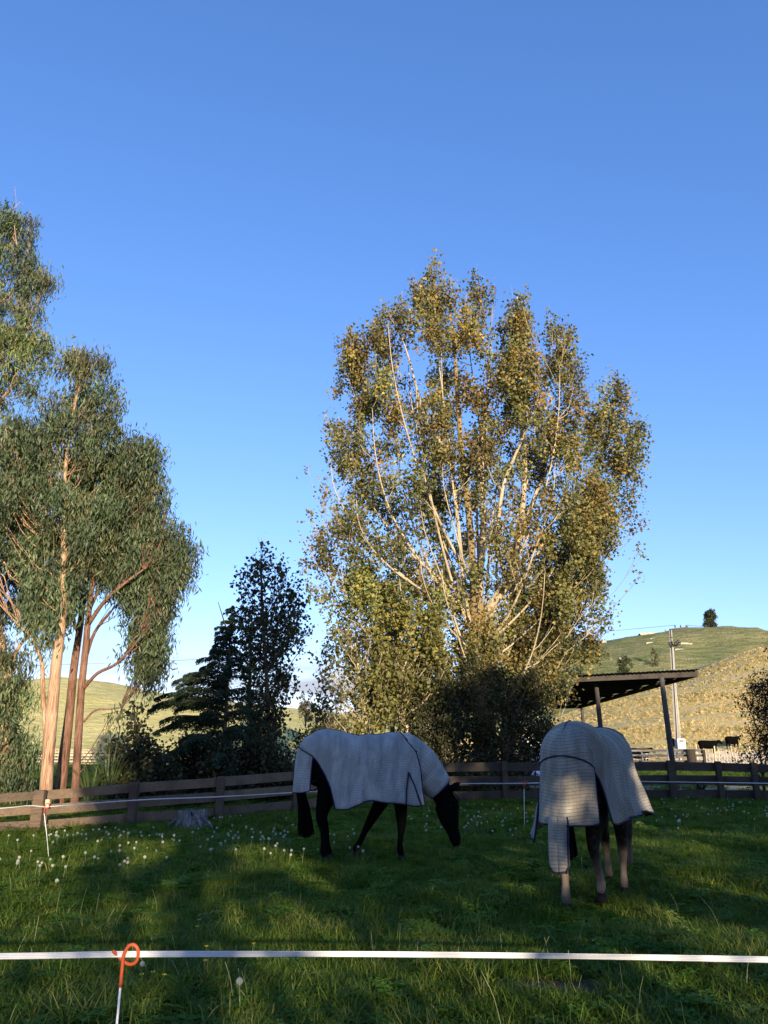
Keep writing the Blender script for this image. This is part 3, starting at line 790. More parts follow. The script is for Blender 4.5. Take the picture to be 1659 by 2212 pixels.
# flax clump behind the fence
def flax(label, x, Y, n, h, rng):
    p = at(x, 1700, Y); p[2] = 0
    mb = []
    V = []; F = []; b = 0
    root = empty('flax_plant', tuple(p), label=label, cat='plant', group='flax plants behind the fence')
    for i in range(n):
        a = rng.random() * 2 * math.pi; lean = .15 + .8 * rng.random(); L = h * (.7 + .4 * rng.random())
        d = np.array([math.cos(a), math.sin(a), 0]); s = np.cross(d, [0, 0, 1])
        m = MB(); vs = []
        for k in range(7):
            t = k / 6
            c = d * (.05 + lean * L * .75 * t ** 1.6) + np.array([0, 0, L * (t - .38 * lean * t ** 3)])
            w = .035 * (1 - t) ** .7 + .002
            vs += [c + s * w, c - d * .01, c - s * w]
        fs = []
        for k in range(6):
            for j in range(2): q = k * 3 + j; fs.append((q, q + 1, q + 4, q + 3))
        m.add(vs, fs).build('leaf', M['flax'], root)
M['flax'] = plain('flax_leaf', (.06, .085, .03), .5, .4, 0, .4, 3)
rf = np.random.default_rng(3)
flax('large flax plant with upright sword leaves right of the gum trunks', 232, 18.6, 46, 1.75, rf)
flax('smaller flax plant between the two right-hand gum trunks', 196, 18.3, 28, 1.35, rf)
flax('low flax tuft beyond the fence near the shed post', 1512, 24.5, 26, .7, rf)

# trees on the hills
def far_tree(label, x, y0, y1, Y, wpx, rng, pal, per=520, leaf=.5, z=None, name='hill_tree', dens=14):
    m = Y / FPX
    base = at(x, y1, Y); top = at(x, y0, Y); h = top[2] - base[2]
    sp = dict(L=leaf, asp=.6, spray=30, spread=1, pal=pal)
    limbs = [(np.array([base - [0, 0, .5], base + [0, 0, h * .4], base + [.1, 0, h * .8]]), np.array([.03, .025, .01]) * h)]
    pl = []
    for i in range(dens):
        f = rng.random(); rr = wpx * m * .5 * math.sin(math.pi * (.22 + .70 * f)) 
        a = rng.random() * 6.28; q = rng.random() ** .5 * .7
        s = wpx * m * .2
        pl.append((base + np.array([math.cos(a) * rr * q, math.sin(a) * rr * q, h * (.12 + .74 * f)]), (s, s, s * 1.1), (1, 1, 1)))
    make_tree(name, base, label, 'tree', limbs, pl, per, sp, M['dark_bark'], M['leaf'], rng, 1, r0=.02, twigs=1, sub=(wpx * m * .05, wpx * m * .06))
rh = np.random.default_rng(9)
GP = [(.06, .07, .035), (.08, .085, .04), (.045, .055, .03)]
far_tree('lone rounded tree on the summit of the far hill', 1537, 1316, 1362, 298, 38, rh, GP, 160, .55)
far_tree('tiny bush on the ridge left of the summit tree', 1483, 1352, 1364, 298, 12, rh, GP, 160, .4, dens=6)
far_tree('thin scrubby tree on the far hill left of the power pole', 1418, 1395, 1450, 232, 26, rh, [(.09, .09, .04), (.12, .11, .05)], 60, .4)
far_tree('bushy scrub tree low on the far hill above the shed roof', 1350, 1415, 1462, 216, 44, rh, [(.07, .09, .035), (.10, .10, .04)], 70, .45)
far_tree('narrow scrub tree on the far hill beside the hanging poplar branch', 1256, 1428, 1472, 212, 24, rh, [(.07, .09, .035), (.10, .10, .04)], 70, .4)
far_tree('round brown-green tree on the skyline left of the poplars', 660, 1500, 1560, 90, 44, rh, [(.13, .11, .06), (.09, .09, .045), (.16, .13, .08)], 330, .22)

# shelter belt behind the camera: it throws the dappled shade over the paddock
rs = np.random.default_rng(31)
SHEL = dict(L=.24, asp=.7, spray=24, spread=1, dir=(0, 0, -.3), pal=[(.05, .07, .03), (.07, .09, .035)], gaps=True)
def sunplane(q, s): return np.array([s * math.sin(SUN_A) + q * math.cos(SUN_A), s * math.cos(SUN_A) - q * math.sin(SUN_A), 0])
for i, (q, h, w, lab) in enumerate([
    (.1, 8.4, 1.8, 'leftmost and shortest tree of the shelter belt behind the viewer'),
    (2.7, 14.6, 2.2, 'tallest tree of the shelter belt behind the viewer'),
    (6.2, 8.0, 2.3, 'broad tree right of the tallest in the shelter belt'),
    (9.8, 10.2, 2.4, 'bushy tree in the middle of the shelter belt'),
    (13.4, 7.8, 2.4, 'bushy tree second from the right end of the shelter belt'),
    (17.2, 10.9, 2.6, 'tree at the far right end of the shelter belt')]):
    c = sunplane(q, -9.0 + .5 * rs.normal())
    pl = []
    for k in range(int(3.7 * w * (h - 1.2))):
        f = rs.random(); z = 1.25 + f * (h - 1.65)
        a = rs.random() * 6.28; rr = w * (1 - .45 * f ** 2) * rs.random() ** .5
        pl.append((c + [math.cos(a) * rr, math.sin(a) * rr, z], (.62, .62, .7), (1, 1, 1)))
    lm = [(spline([c + [0, 0, -.1], c + [.1, 0, h * .4], c + [0, .1, h * .92]], 4), np.linspace(.22, .04, 9))]
    make_tree('shelter_tree', c, lab, 'tree', lm, pl, 640, SHEL, M['dark_bark'], M['leaf'], rs, 1, None, 'shelter belt trees', .03, .3, 1, (.22, .22))

# ------------------------------------------------------------------ post and rail fence
FP = [(-330, 1738, 1832), (-130, 1725, 1816), (75, 1711, 1802), (282, 1693, 1788), (472, 1681, 1774), (640, 1667, 1757), (795, 1655, 1745), (953, 1648, 1738), (1093, 1647, 1735), (1225, 1646, 1734), (1345, 1646, 1734), (1457, 1645, 1733), (1561, 1647, 1733), (1638, 1650, 1734), (1730, 1654, 1735), (1830, 1658, 1737)]
base0 = gnd(472, 1774)
fence = empty('post_and_rail_fence', tuple(base0), label='timber post and rail fence with three wide rails along the back of the paddock', cat='fence')
fb = np.array(base0)
posts = []
for x, yt, yb in FP:
    b = gnd(x, yb); t = at(x, yt, b[1]); posts.append((b, t[2]))
for i, (b, h) in enumerate(posts):
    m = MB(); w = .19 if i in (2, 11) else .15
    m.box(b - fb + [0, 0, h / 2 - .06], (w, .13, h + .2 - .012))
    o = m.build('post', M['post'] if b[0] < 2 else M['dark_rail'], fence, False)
    bv = o.modifiers.new('bevel', 'BEVEL'); bv.width = .008; bv.segments = 1
for i in range(len(posts) - 1):
    (a, ha), (b, hb) = posts[i], posts[i + 1]
    d = (b - a); L = np.linalg.norm(d[:2]); n = np.array([d[1], -d[0], 0]) / L
    for k, (f0, f1) in enumerate([(.745, .965), (.40, .63), (.045, .27)]):
        za, zb = .035 + ha * (f0 + f1) / 2 + RNG.normal() * .006, hb * (f0 + f1) / 2 + .035 + RNG.normal() * .006
        off = -n * (.085 + .001 * (i % 2)) - fb
        e = d / L * .012
        m = MB(); p0 = a + [0, 0, za] + off + e; p1 = b + [0, 0, zb] + off - e
        hgt = (ha + hb) / 2 * (f1 - f0)
        m.bar(p0, p1, .035, hgt)
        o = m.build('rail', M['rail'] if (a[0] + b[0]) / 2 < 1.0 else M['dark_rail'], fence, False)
        bv = o.modifiers.new('bevel', 'BEVEL'); bv.width = .004; bv.segments = 1
# two offcuts nailed beside the left post, the upper one's sunlit look put into a pale wood colour
pc = posts[2][0]
for z, w, h, nm in ((.50, .07, .13, 'upper timber offcut coloured pale as if sunlit'), (.24, .045, .12, 'lower narrow timber offcut')):
    m = MB(); m.box(pc - fb + [.145, .02, z], (w, .03, h)); o = m.build('block', M['pale_wood'] if z > .4 else M['rail'], fence, False); o['label'] = nm

# ------------------------------------------------------------------ pole shed
FR = np.array([12.35, 29.7, 4.30]); FL = np.array([.4, 37.2, 4.35]); BR = np.array([10.9, 42.5, 3.75]); BL = FL + (BR - FR)
shed = empty('pole_shed', (6, 38, 0), label='open pole shed with low dark sloping roof behind the poplars', cat='shed')
so = np.array([6, 38, 0.])
def lerp(a, b, t): return a + (b - a) * t
# corrugated roof sheets, each one its own piece
ns = 15
for i in range(ns):
    t0, t1 = i / ns, (i + 1) / ns
    cols_ = 12; V = []; F = []
    lift = .006 * (i % 2)
    for j in range(cols_ + 1):
        t = t0 + (t1 - t0) * j / cols_ * 1.06
        dz = .018 * math.cos(j * math.pi) + lift
        for s_ in (0.0, 1.0):
            p = lerp(lerp(FR, FL, t), lerp(BR, BL, t), -.025 + s_ * 1.05); V.append(p - so + [0, 0, .10 + dz])
    for j in range(cols_): F.append((2 * j, 2 * j + 1, 2 * j + 3, 2 * j + 2))
    m = MB(); m.add(V, F); o = m.build('roof_sheet', M['roof_iron'] if i < 9 else M['rust_iron'], shed, False)
    sd = o.modifiers.new('solid', 'SOLIDIFY'); sd.thickness = .006
MB().bar(FR - so + [0, 0, -.04], FL - so + [0, 0, -.04], .05, .22).build('fascia', M['grey_wood'], shed, False)
MB().bar(FR - so + [.02, .03, -.05], BR - so + [.02, 0, -.05], .05, .2).build('end_beam', M['grey_wood'], shed, False)
MB().bar(BR - so + [0, 0, -.04], BL - so + [0, 0, -.04], .05, .2).build('rear_beam', M['dark_rail'], shed, False)
for k in range(1, 8):
    a = lerp(FR, BR, k / 8); b = lerp(FL, BL, k / 8)
    MB().bar(a - so + [0, 0, .005], b - so + [0, 0, .005], .05, .12).build('purlin', M['dark_rail'], shed, False)
MB().bar(lerp(FL, BL, .0) - so + [0, 0, -.05], lerp(FL, BL, 1.) - so + [0, 0, -.05], .05, .2).build('end_beam', M['rust_iron'], shed, False)
for (x, y, Y, rr) in [(1430, 1473, 29.9, .115), (1288, 1482, 32.6, .11), (1257, 1530, 42.2, .11), (846, 1500, 37.0, .13), (862, 1503, 41.5, .07), (1180, 1480, 34.5, .1), (1060, 1490, 36.2, .1)]:
    p = at(x, y, Y); top = p - so; top[2] = FR[2] - .16 if Y < 40 else BR[2] - .16
    bx = top.copy(); bx[2] = -.2; bx[0] += .07
    MB().tube([bx, (bx + top) / 2, top], [rr, rr * .95, rr * .85], 10).build('post', M['grey_wood'], shed)
# boarding closing the left end of the shed
for k in range(9):
    a = lerp(FL, BL, k / 9 + .005); b = lerp(FL, BL, (k + 1) / 9 - .005)
    m = MB(); c = (a + b) / 2; L = np.linalg.norm((b - a)[:2]); ang = math.atan2((b - a)[1], (b - a)[0])
    R = np.array([[math.cos(ang), -math.sin(ang), 0], [math.sin(ang), math.cos(ang), 0], [0, 0, 1]])
    m.box(np.array([c[0], c[1], c[2] - .9]) - so, (L, .02, 1.4), R); m.build('wall_sheet', M['rust_iron'], shed, False)

# trailer with a tarpaulin under the shed
tp = at(1182, 1660, 33.0); tp[2] = 0
tr = empty('covered_trailer', tuple(tp), label='white box trailer with a blue tarpaulin hanging over its side, under the shed', cat='trailer')
m = MB(); m.box((.2, .8, 1.62), (2.2, 1.6, .62)); o = m.build('body', M['white_paint'], tr); bv = o.modifiers.new('bevel', 'BEVEL'); bv.width = .08; bv.segments = 3
V = []; F = []
for i in range(25):
    for j in range(9):
        V.append((-.93 + 2.24 * i / 24, -.03 - .03 * math.sin(i * 1.1) * (j / 8) - .05 * (j / 8), 1.42 - 1.05 * j / 8))
for i in range(24):
    for j in range(8): q = i * 9 + j; F.append((q, q + 1, q + 10, q + 9))
m = MB(); m.add(V, F); o = m.build('tarpaulin', M['blue_tarp'], tr); sd = o.modifiers.new('s', 'SOLIDIFY'); sd.thickness = .006
m = MB(); m.box((.2, .8, 1.28), (2.1, 1.5, .06)); m.build('deck', M['dark_metal'], tr, False)
for sx in (-.5, .9):
    for sy in (.1, 1.5):
        m = MB(); m.tube([(sx, sy - .09, .33), (sx, sy + .09, .33)], .33, 18); w_ = m.build('wheel', M['dark_metal'], tr)
        m = MB(); m.bar((sx, sy, .33), (sx, sy, 1.26), .06, .06); m.build('leg', M['dark_metal'], tr, False)

# ------------------------------------------------------------------ power pole
pb = at(1464, 1655, 60); pb[2] = -.02
pt = at(1448, 1359, 60); lean = (pt - pb); lean[1] = 0
pole = empty('power_pole', tuple(pb), label='concrete power pole with crossarm, cable conduits and a white meter box', cat='power pole')
m = MB(); m.add(*tube_np([(0, 0, 0), lean * .5, lean], [.16, .135, .10], 4)); m.build('pole', M['pale_pole'], pole, False)
for k, dx in enumerate((.02, .13, .22)):
    m = MB(); top = lean * (.86 if k == 1 else .99 if k == 0 else .52)
    m.tube([np.array([dx, -.24, .9]), np.array([dx, -.24, 0]) + lean * .3, np.array([dx * .6, -.2, 0]) + top], .033, 8); m.build('conduit', M['pipe'], pole)
m = MB(); m.bar(lean + [-.1, -.16, -.05], lean + [1.35, -.16, .12], .1, .1); m.build('crossarm', M['grey_wood'], pole, False)
for dx in (-.55, .75):
    m = MB(); m.bar(lean + [0, -.22, -.75], lean + [dx, -.22, -.08], .03, .05); m.build('brace', M['grey_wood'], pole, False)
for dx in (.35, .8, 1.25):
    m = MB(); m.tube([lean + [dx, -.16, .08], lean + [dx, -.16, .16], lean + [dx, -.16, .26], lean + [dx, -.16, .3]], [.02, .06, .05, .02], 8); m.build('insulator', M['dark_metal'], pole)
for dx, dz in ((-.3, -1.25), (-.1, -1.15), (.15, -1.2), (.38, -1.05), (.5, -1.2)):
    m = MB(); m.tube([lean + [dx * .3, -.25, dz - .2], lean + [dx, -.3, dz], lean + [dx * 1.2, -.25, dz + .15]], [.05, .11, .04], 8); m.build('fitting', M['dark_metal'], pole)
m = MB(); m.box(np.array([.52, -.3, 0]) + lean * .175 + [-.28, 0, 0], (.62, .2, .74)); o = m.build('meter_box', M['white_paint'], pole, False); bv = o.modifiers.new('b', 'BEVEL'); bv.width = .03
m = MB(); m.box(np.array([.24, -.405, .2]) + lean * .175, (.36, .02, .14)); m.build('meter_window', M['dark_metal'], o, False)
m = MB(); m.tube([np.array([.2, -.25, 0.0]), np.array([.2, -.25, .85])], .09, 8); m.build('conduit', M['pipe'], pole)
wires = []
for k, (dx, ex, ez) in enumerate(((.35, -95, 9.8), (1.25, 190, 12.8))):
    a = pb + lean + [dx, -.16, .3]; b = np.array([ex, 70 + 30 * k, ez])
    t = np.linspace(0, 1, 24)[:, None]; P = a + (b - a) * t; P[:, 2] -= (2.2 * 4 * t * (1 - t))[:, 0]
    m = MB(); m.tube(P, .013, 4)
    o = m.build('overhead_wire', M['dark_metal']); tag(o, ['thin overhead wire running left from the power pole', 'thin overhead wire running right from the power pole'][k], 'wire')

# ------------------------------------------------------------------ stock yards, gates
def gate(x0, x1, Y, h, lab, tilt=0):
    a = at(x0, 1650, Y); b = at(x1, 1650, Y + tilt); a[2] = b[2] = 0
    g_ = empty('farm_gate', tuple(a), label=lab, cat='gate', group='steel gates of the stock yard')
    d = b - a
    m = MB(); m.tube([(0, 0, .12), (0, 0, h), d + [0, 0, h], d + [0, 0, .12], (0, 0, .12)], .035, 6, cap=False); m.build('frame', M['galv'], g_)
    for k in range(4):
        z = .12 + (h - .12) * (k + 1) / 5
        m = MB(); m.tube([(0, 0, z), d + [0, 0, z]], .022, 6); m.build('rail', M['galv'], g_)
gate(1364, 1388, 48, 1.35, 'leftmost steel gate of the yard, nearest the grey horse rug', 1.0)
gate(1389, 1409, 49.5, 1.42, 'steel gate left of the shed post, second from the left')
gate(1419, 1446, 47.5, 1.40, 'steel gate standing right behind the shed post', -1)
gate(1447, 1486, 50, 1.45, 'widest steel gate, below the meter box', .5)
yard = at(1495, 1650, 49); yard[2] = 0
yr = empty('timber_yard_rail', tuple(yard), label='dark timber yard panel with a stout post right of the steel gates', cat='yard fence')
m = MB(); m.tube([(0, 0, 0), (0, 0, 1.45)], .28, 10); m.build('post', M['dark_rail'], yr)
for x in (.9, -4.3): MB().tube([(x, .2, 0), (x, .2, 1.4)], .1, 8).build('post', M['dark_rail'], yr)
for z in (.35, .7, 1.05, 1.36): MB().bar((-4.3, .3, z), (.9, .3, z + .02), .04, .14).build('rail', M['grey_wood'], yr, False)

# clay bank, batten fence and cattle at the foot of the hill
def strip(name, P, w, z0, mat, label, kind='structure'):
    pass
X = np.linspace(at(1505, 1650, 66)[0], at(1900, 1650, 66)[0], 80); T = np.linspace(0, 1, 7)
gx2, gt2 = np.meshgrid(X, T)
zz = 1.22 * gt2 ** .8 + .10 * np.sin(gx2 * 2.1 + gt2 * 3) * gt2 + .05 * np.sin(gx2 * 7.3) * gt2 + .02 * (gx2 - X[0])* gt2 * .5
yy = 65.2 + 1.6 * gt2 + .15 * np.sin(gx2 * 3.3)
ib = np.arange(gx2.size).reshape(gx2.shape)
tag(raw_mesh('clay_bank', np.stack([gx2.ravel(), yy.ravel(), zz.ravel()], 1), grid_faces(ib), M['limestone'], smooth=True), 'pale bare cut bank below the golden hill', kind='structure')
bf_a = at(1508, 1650, 63); bf_b = at(1800, 1650, 63); bf_a[2] = bf_b[2] = 0
bf = empty('batten_fence', tuple(bf_a), label='wire fence of pale leaning battens in front of the clay bank', cat='fence')
rb = np.random.default_rng(4)
nb = 46
for i in range(nb):
    p = (bf_b - bf_a) * i / (nb - 1); h = 1.25 + .25 * rb.random() + (.35 if i % 6 == 0 else 0)
    w = .09 if i % 6 == 0 else .045
    MB().bar(p + [0, 0, 0], p + [rb.normal() * .05, 0, h], w, w).build('batten', M['pale_wood'], bf, False)
for z in (.4, .75, 1.1): MB().tube([(0, -.03, z), (bf_b - bf_a) + [0, -.03, z]], .010, 4).build('wire', M['galv'], bf)

def remesh(name, parts_v, mat, parent, vox, smooth_it=6, fac=.5):
    me = bpy.data.meshes.new(name); me.from_pydata(parts_v.v, [], parts_v.f); me.update()
    o = bpy.data.objects.new(name, me); COL.objects.link(o)
    a = o.modifiers.new('r', 'REMESH'); a.mode = 'VOXEL'; a.voxel_size = vox
    b = o.modifiers.new('s', 'SMOOTH'); b.iterations = smooth_it; b.factor = fac
    dg = bpy.context.evaluated_depsgraph_get()
    m2 = bpy.data.meshes.new_from_object(o.evaluated_get(dg))
    m2.name = name
    bpy.data.objects.remove(o); bpy.data.meshes.remove(me)
    m2.materials.clear(); m2.materials.append(mat)
    m2.polygons.foreach_set('use_smooth', [True] * len(m2.polygons))
    o2 = bpy.data.objects.new(name, m2)
    return link(o2, parent)
def etube(mb, path, ra, rb, n=14, m=4):
    """closed tube in the x-z plane-ish: ra in the bending plane, rb sideways (y)"""
    P = spline(path, m)
    tt = np.linspace(0, 1, len(P)); t0 = np.linspace(0, 1, len(path))
    RA = np.interp(tt, t0, ra); RB = np.interp(tt, t0, rb)
    T = np.gradient(P, axis=0); T /= np.linalg.norm(T, axis=1)[:, None]
    S = np.array([0, 1.0, 0]) - T * T[:, 1:2]; S /= np.linalg.norm(S, axis=1)[:, None]
    B = np.cross(T, S)
    ang = np.arange(n) * 2 * math.pi / n
    v = (P[:, None] + np.cos(ang)[None, :, None] * B[:, None] * RA[:, None, None] + np.sin(ang)[None, :, None] * S[:, None] * RB[:, None, None]).reshape(-1, 3)
    f = []
    for i in range(len(P) - 1):
        for j in range(n):
            k = (j + 1) % n; f.append((i * n + j, i * n + k, (i + 1) * n + k, (i + 1) * n + j))
    f.append(tuple(range(n - 1, -1, -1))); f.append(tuple((len(P) - 1) * n + j for j in range(n)))
    mb.add(v, f)

def cow(x, Y, z, ang, lab, s=1.0):
    c = at(x, 1620, Y); c[2] = z
    r_ = empty('cow', tuple(c), math.radians(ang), label=lab, cat='cow', group='black cattle at the foot of the hill')
    r_.scale = (s, s, s)
    m = MB()
    etube(m, [(-.95, 0, 1.0), (-.8, 0, 1.02), (-.3, 0, .95), (.2, 0, .93), (.6, 0, .98), (.85, 0, 1.0)], [.12, .30, .38, .38, .33, .18], [.10, .26, .34, .34, .27, .14])
    etube(m, [(.65, 0, 1.08), (.9, 0, 1.15), (1.1, 0, 1.22)], [.24, .17, .13], [.15, .12, .10])
    etube(m, [(1.05, 0, 1.27), (1.25, 0, 1.15), (1.42, 0, 1.02)], [.14, .12, .08], [.12, .10, .08])
    for sx, sy in ((-.72, .17), (-.78, -.17), (.55, .15), (.62, -.15)):
        etube(m, [(sx, sy, .95), (sx + .02, sy, .5), (sx - .02, sy, .06), (sx, sy, 0)], [.17, .08, .055, .07], [.10, .07, .05, .06], 8)
    remesh('body', m, M['cow_coat'], r_, .035, 5)
    for sy in (1, -1):
        MB().tube([(1.1, sy * .09, 1.3), (1.08, sy * .2, 1.31), (1.07, sy * .29, 1.27)], [.03, .05, .01], 6).build('ear', M['cow_coat'], r_)
    MB().tube([(-.97, 0, 1.18), (-1.06, 0, .9), (-1.04, 0, .45)], [.035, .02, .045], 6).build('tail', M['cow_coat'], r_)
cow(1378, 58, .22, 15, 'black cow with only its back and head above the leftmost gates')
cow(1452, 70, 1.1, 80, 'black cow standing end-on between the shed post and the power pole')
cow(1531, 71, .95, 8, 'black cow standing side-on behind the white battens', .98)
cow(1584, 75, 1.35, 35, 'black cow standing highest up the slope, right of the side-on one')

# sheep, fence and trough left of the gums, far off
lf_a = at(40, 1650, 78); lf_b = at(340, 1650, 84); lf_a[2] = lf_b[2] = 0
lf = empty('yard_fence', tuple(lf_a), label='pale weathered yard fence of many thin rails far beyond the gum trunks', cat='fence')
for i in range(13):
    p = (lf_b - lf_a) * i / 12; MB().bar(p, p + [0, 0, 1.5], .14, .14).build('post', M['grey_wood'], lf, False)
for z in (.3, .6, .9, 1.2, 1.42): MB().bar([0, -.1, z], (lf_b - lf_a) + [0, -.1, z], .04, .12).build('rail', M['pale_wood'], lf, False)
def sheep(x, Y, z, ang, lab):
    c = at(x, 1640, Y); c[2] = z
    r_ = empty('sheep', tuple(c), math.radians(ang), label=lab, cat='sheep', group='sheep beyond the gum trees')
    m = MB()
    etube(m, [(-.55, 0, .62), (-.4, 0, .64), (.1, 0, .62), (.45, 0, .66)], [.12, .28, .30, .16], [.1, .24, .26, .14])
    etube(m, [(.38, 0, .75), (.58, 0, .85), (.74, 0, .74)], [.12, .10, .06], [.09, .08, .05])
    for sx, sy in ((-.36, .12), (-.36, -.12), (.3, .12), (.3, -.12)):
        etube(m, [(sx, sy, .55), (sx, sy, .25), (sx, sy, 0)], [.07, .04, .04], [.06, .035, .035], 8)
    remesh('body', m, M['wool'], r_, .03, 3)
    for sy in (1, -1): MB().tube([(.56, sy * .06, .88), (.54, sy * .16, .86)], [.03, .015], 5).build('ear', M['wool'], r_)
sheep(184, 92, .9, 20, 'small white sheep on the slope seen between the first two gum trunks')
sheep(282, 76, 0, 170, 'white sheep near the yard fence right of the gum trunks')
sheep(246, 88, .5, 10, 'far white sheep just right of the slim gum trunk')

# gravel track and concrete slab beyond the fence on the right
def sheet(name, pts, z, mat, label):
    m = MB(); m.add([(p[0], p[1], z) for p in pts], [tuple(range(len(pts)))]); o = m.build(name, mat, None, False); tag(o, label, kind='structure'); return o
M['gravel'] = plain('pale_gravel', (.34, .29, .22), .95, .1, 0, .3, 12)
M['concrete'] = plain('concrete', (.38, .37, .35), .9, .2, 0, .15, 6)
sheet('gravel_track', [(9.5, 28.6), (40, 25.5), (60, 29), (40, 31), (10, 31.5), (2, 34), (-2, 34), (2, 31)], .03, M['gravel'], 'pale gravel track beyond the right of the fence')
m = MB(); c = gnd(1585, 1722); m.box((c[0], c[1] + .5, .03), (2.1, .5, .12)); tag(m.build('concrete_slab', M['concrete'], None, False), 'low concrete slab in the grass just beyond the right of the fence', 'slab')

# ------------------------------------------------------------------ old stump
M['stump'] = bark_mat('stump_wood', [(.35, (.03, .027, .024)), (.5, (.13, .125, .115)), (.68, (.32, .305, .28))], (9, 9, 2), 1.0)
sp0 = gnd(412, 1790)
st = empty('tree_stump', tuple(sp0 + [0, 0, .03]), label='weathered grey tree stump in the grass by the fence', cat='stump')
V = []; F = []; N = 48
rr = np.random.default_rng(8)
ridge = rr.normal(size=N)
ridge = .012 * np.sin(np.arange(N) * 1.9) + .016 * ridge
for k, (z, s_) in enumerate([(-.05, 1.22), (.05, 1.12), (.14, 1.0), (.24, .95), (.31, .92), (.33, .82), (.30, .45), (.27, .12)]):
    for j in range(N):
        a = j * 2 * math.pi / N
        R_ = (.33 * s_) * (1 + ridge[j] * (1.8 if k < 5 else .8) + .08 * math.sin(2 * a + 1))
        V.append((math.cos(a) * R_ * .86, math.sin(a) * R_ * .7, z * .78 + (.05 * math.sin(3 * a + 2) + ridge[j] * .6 if k > 2 else 0)))
for k in range(7):
    for j in range(N): q = (j + 1) % N; F.append((k * N + j, k * N + q, (k + 1) * N + q, (k + 1) * N + j))
m = MB(); m.add(V, F); m.build('trunk_base', M['stump'], st)
for j in range(5):
    a = -2.6 + j * .55; MB().tube([(math.cos(a) * .25, math.sin(a) * .2, .16), (math.cos(a) * .42, math.sin(a) * .33, .06), (math.cos(a) * .5, math.sin(a) * .42, -.05)], [.04, .03, .01], 8).build('root', M['stump'], st)

# ------------------------------------------------------------------ pigtail standards and electric tape
def standard(x, y_top, y_base, lab, H=None, pos=None, rz=0, lean=(0, 0)):
    b = gnd(x, y_base) if pos is None else np.array(pos, float)
    if H is None: H = at(x, y_top, b[1])[2]
    o = empty('pigtail_standard', tuple(b), rz, label=lab, cat='fence standard', group='pigtail standards holding the electric tape')
    L = np.array([lean[0], lean[1], 0])
    zt = H - .057
    MB().tube([(0, 0, -.08), L * .5 + [0, 0, (H - .16) * .5], L + [0, 0, H - .13]], .0045, 8).build('rod', M['white_rod'], o)
    k = [(0, 0, H - .152), (0, 0, zt - .04), (0, 0, zt), (.004, 0, zt + .022), (.018, -.002, zt + .045), (.038, -.004, zt + .050), (.054, -.002, zt + .035), (.056, .004, zt + .008), (.046, .012, zt - .014), (.022, .018, zt - .022), (-.004, .02, zt - .012), (-.022, .014, zt + .006), (-.044, .004, zt + .028)]
    P = spline(np.array(k), 4) + L
    MB().tube(P, .0066, 10).build('hook', M['orange'], o)
    return o, b, H, zt
s0 = gnd(268, 2495); s0[2] = 0
X0, Y0_ = at(271, 2063, 3.26)[0], 3.26
near_H = at(272, 2036, 3.26)[2]
standard(0, 0, 0, 'orange-topped pigtail standard nearest the viewer, by the wide tape', near_H, (X0 - .008, Y0_, 0))
far = [(98, 1734, 1852, 'pigtail standard with orange hook by the left fence post', (-.03, 0)), (1131, 1685, 1796, 'pigtail standard standing between the two horses', (-.01, 0))]
fpos = []
for x, yt, yb, lab, ln in far:
    b = gnd(x + (10 if x < 200 else 2), yb); H = at(x, yt, b[1])[2]
    standard(x, yt, yb, lab, H, b, 0, (at(x, yt, b[1])[0] - b[0], 0)); fpos.append((b + [at(x, yt, b[1])[0] - b[0], 0, H - .055]))
def tape_mat():
    t = NT('electric_tape'); uv = t.n('ShaderNodeUVMap'); sp = t.n('ShaderNodeSeparateXYZ'); t.l(uv.outputs[0], sp.inputs[0])
    w = t.math('SINE', t.math('MULTIPLY', sp.outputs[1], 25.0)); f = t.rng(w, .2, .9)
    w2 = t.math('SINE', t.math('MULTIPLY', sp.outputs[0], 900.0))
    c = t.mix(f, (.80, .82, .84), (.42, .45, .5)); c = t.mix(t.rng(w2, -1, 1, 0, .12), c, (.5, .5, .52))
    t.color(c); t.b.inputs['Roughness'].default_value = .6
    tr = t.n('ShaderNodeBsdfTranslucent'); tr.inputs[0].default_value = (.7, .7, .72, 1)
    ms = t.n('ShaderNodeMixShader'); ms.inputs[0].default_value = .25
    t.l(t.b.outputs[0], ms.inputs[1]); t.l(tr.outputs[0], ms.inputs[2]); t.l(ms.outputs[0], t.out.inputs[0])
    return t.m
M['tape'] = tape_mat()
def ribbon(name, P, w, label, seed=0):
    P = spline(np.array(P, float), 14); n = len(P); K = 9
    d = np.concatenate([[0], np.cumsum(np.linalg.norm(np.diff(P, axis=0), axis=1))])
    V = []; UV = []
    for i in range(n):
        tw = .22 * math.sin(d[i] * 1.7 + seed) + .08 * math.sin(d[i] * 5.3)
        for j in range(K):
            a = (j / (K - 1) - .5) * w
            V.append(P[i] + np.array([0, math.sin(tw) * a + .0006 * math.cos(j * 2.4), math.cos(tw) * a])); UV.append((d[i], j / (K - 1)))
    ii = np.arange(n * K).reshape(n, K)
    o = raw_mesh(name, np.array(V), grid_faces(ii), M['tape'], smooth=True, uv=np.array(UV))
    sd = o.modifiers.new('s', 'SOLIDIFY'); sd.thickness = .0008
    return tag(o, label, 'fence tape', 'lengths of electric fence tape')
Yt = Y0_ + .001
ribbon('electric_tape', [at(-500, 2075, Yt), at(-150, 2068, Yt), at(100, 2064.5, Yt), at(268, 2061.5, Yt + .006), at(600, 2061, Yt), at(829, 2061.5, Yt), at(1250, 2066, Yt), at(1659, 2073, Yt), at(2200, 2083, Yt)], .0215, 'wide white electric tape stretched across the foreground')
e = [at(-200, 1757, 11.8), at(0, 1746, 11.5), at(60, 1740.5, 11.2)] + [fpos[0]]
ribbon('electric_tape', e, .010, 'thin end of tape running out left from the left standard', 2)
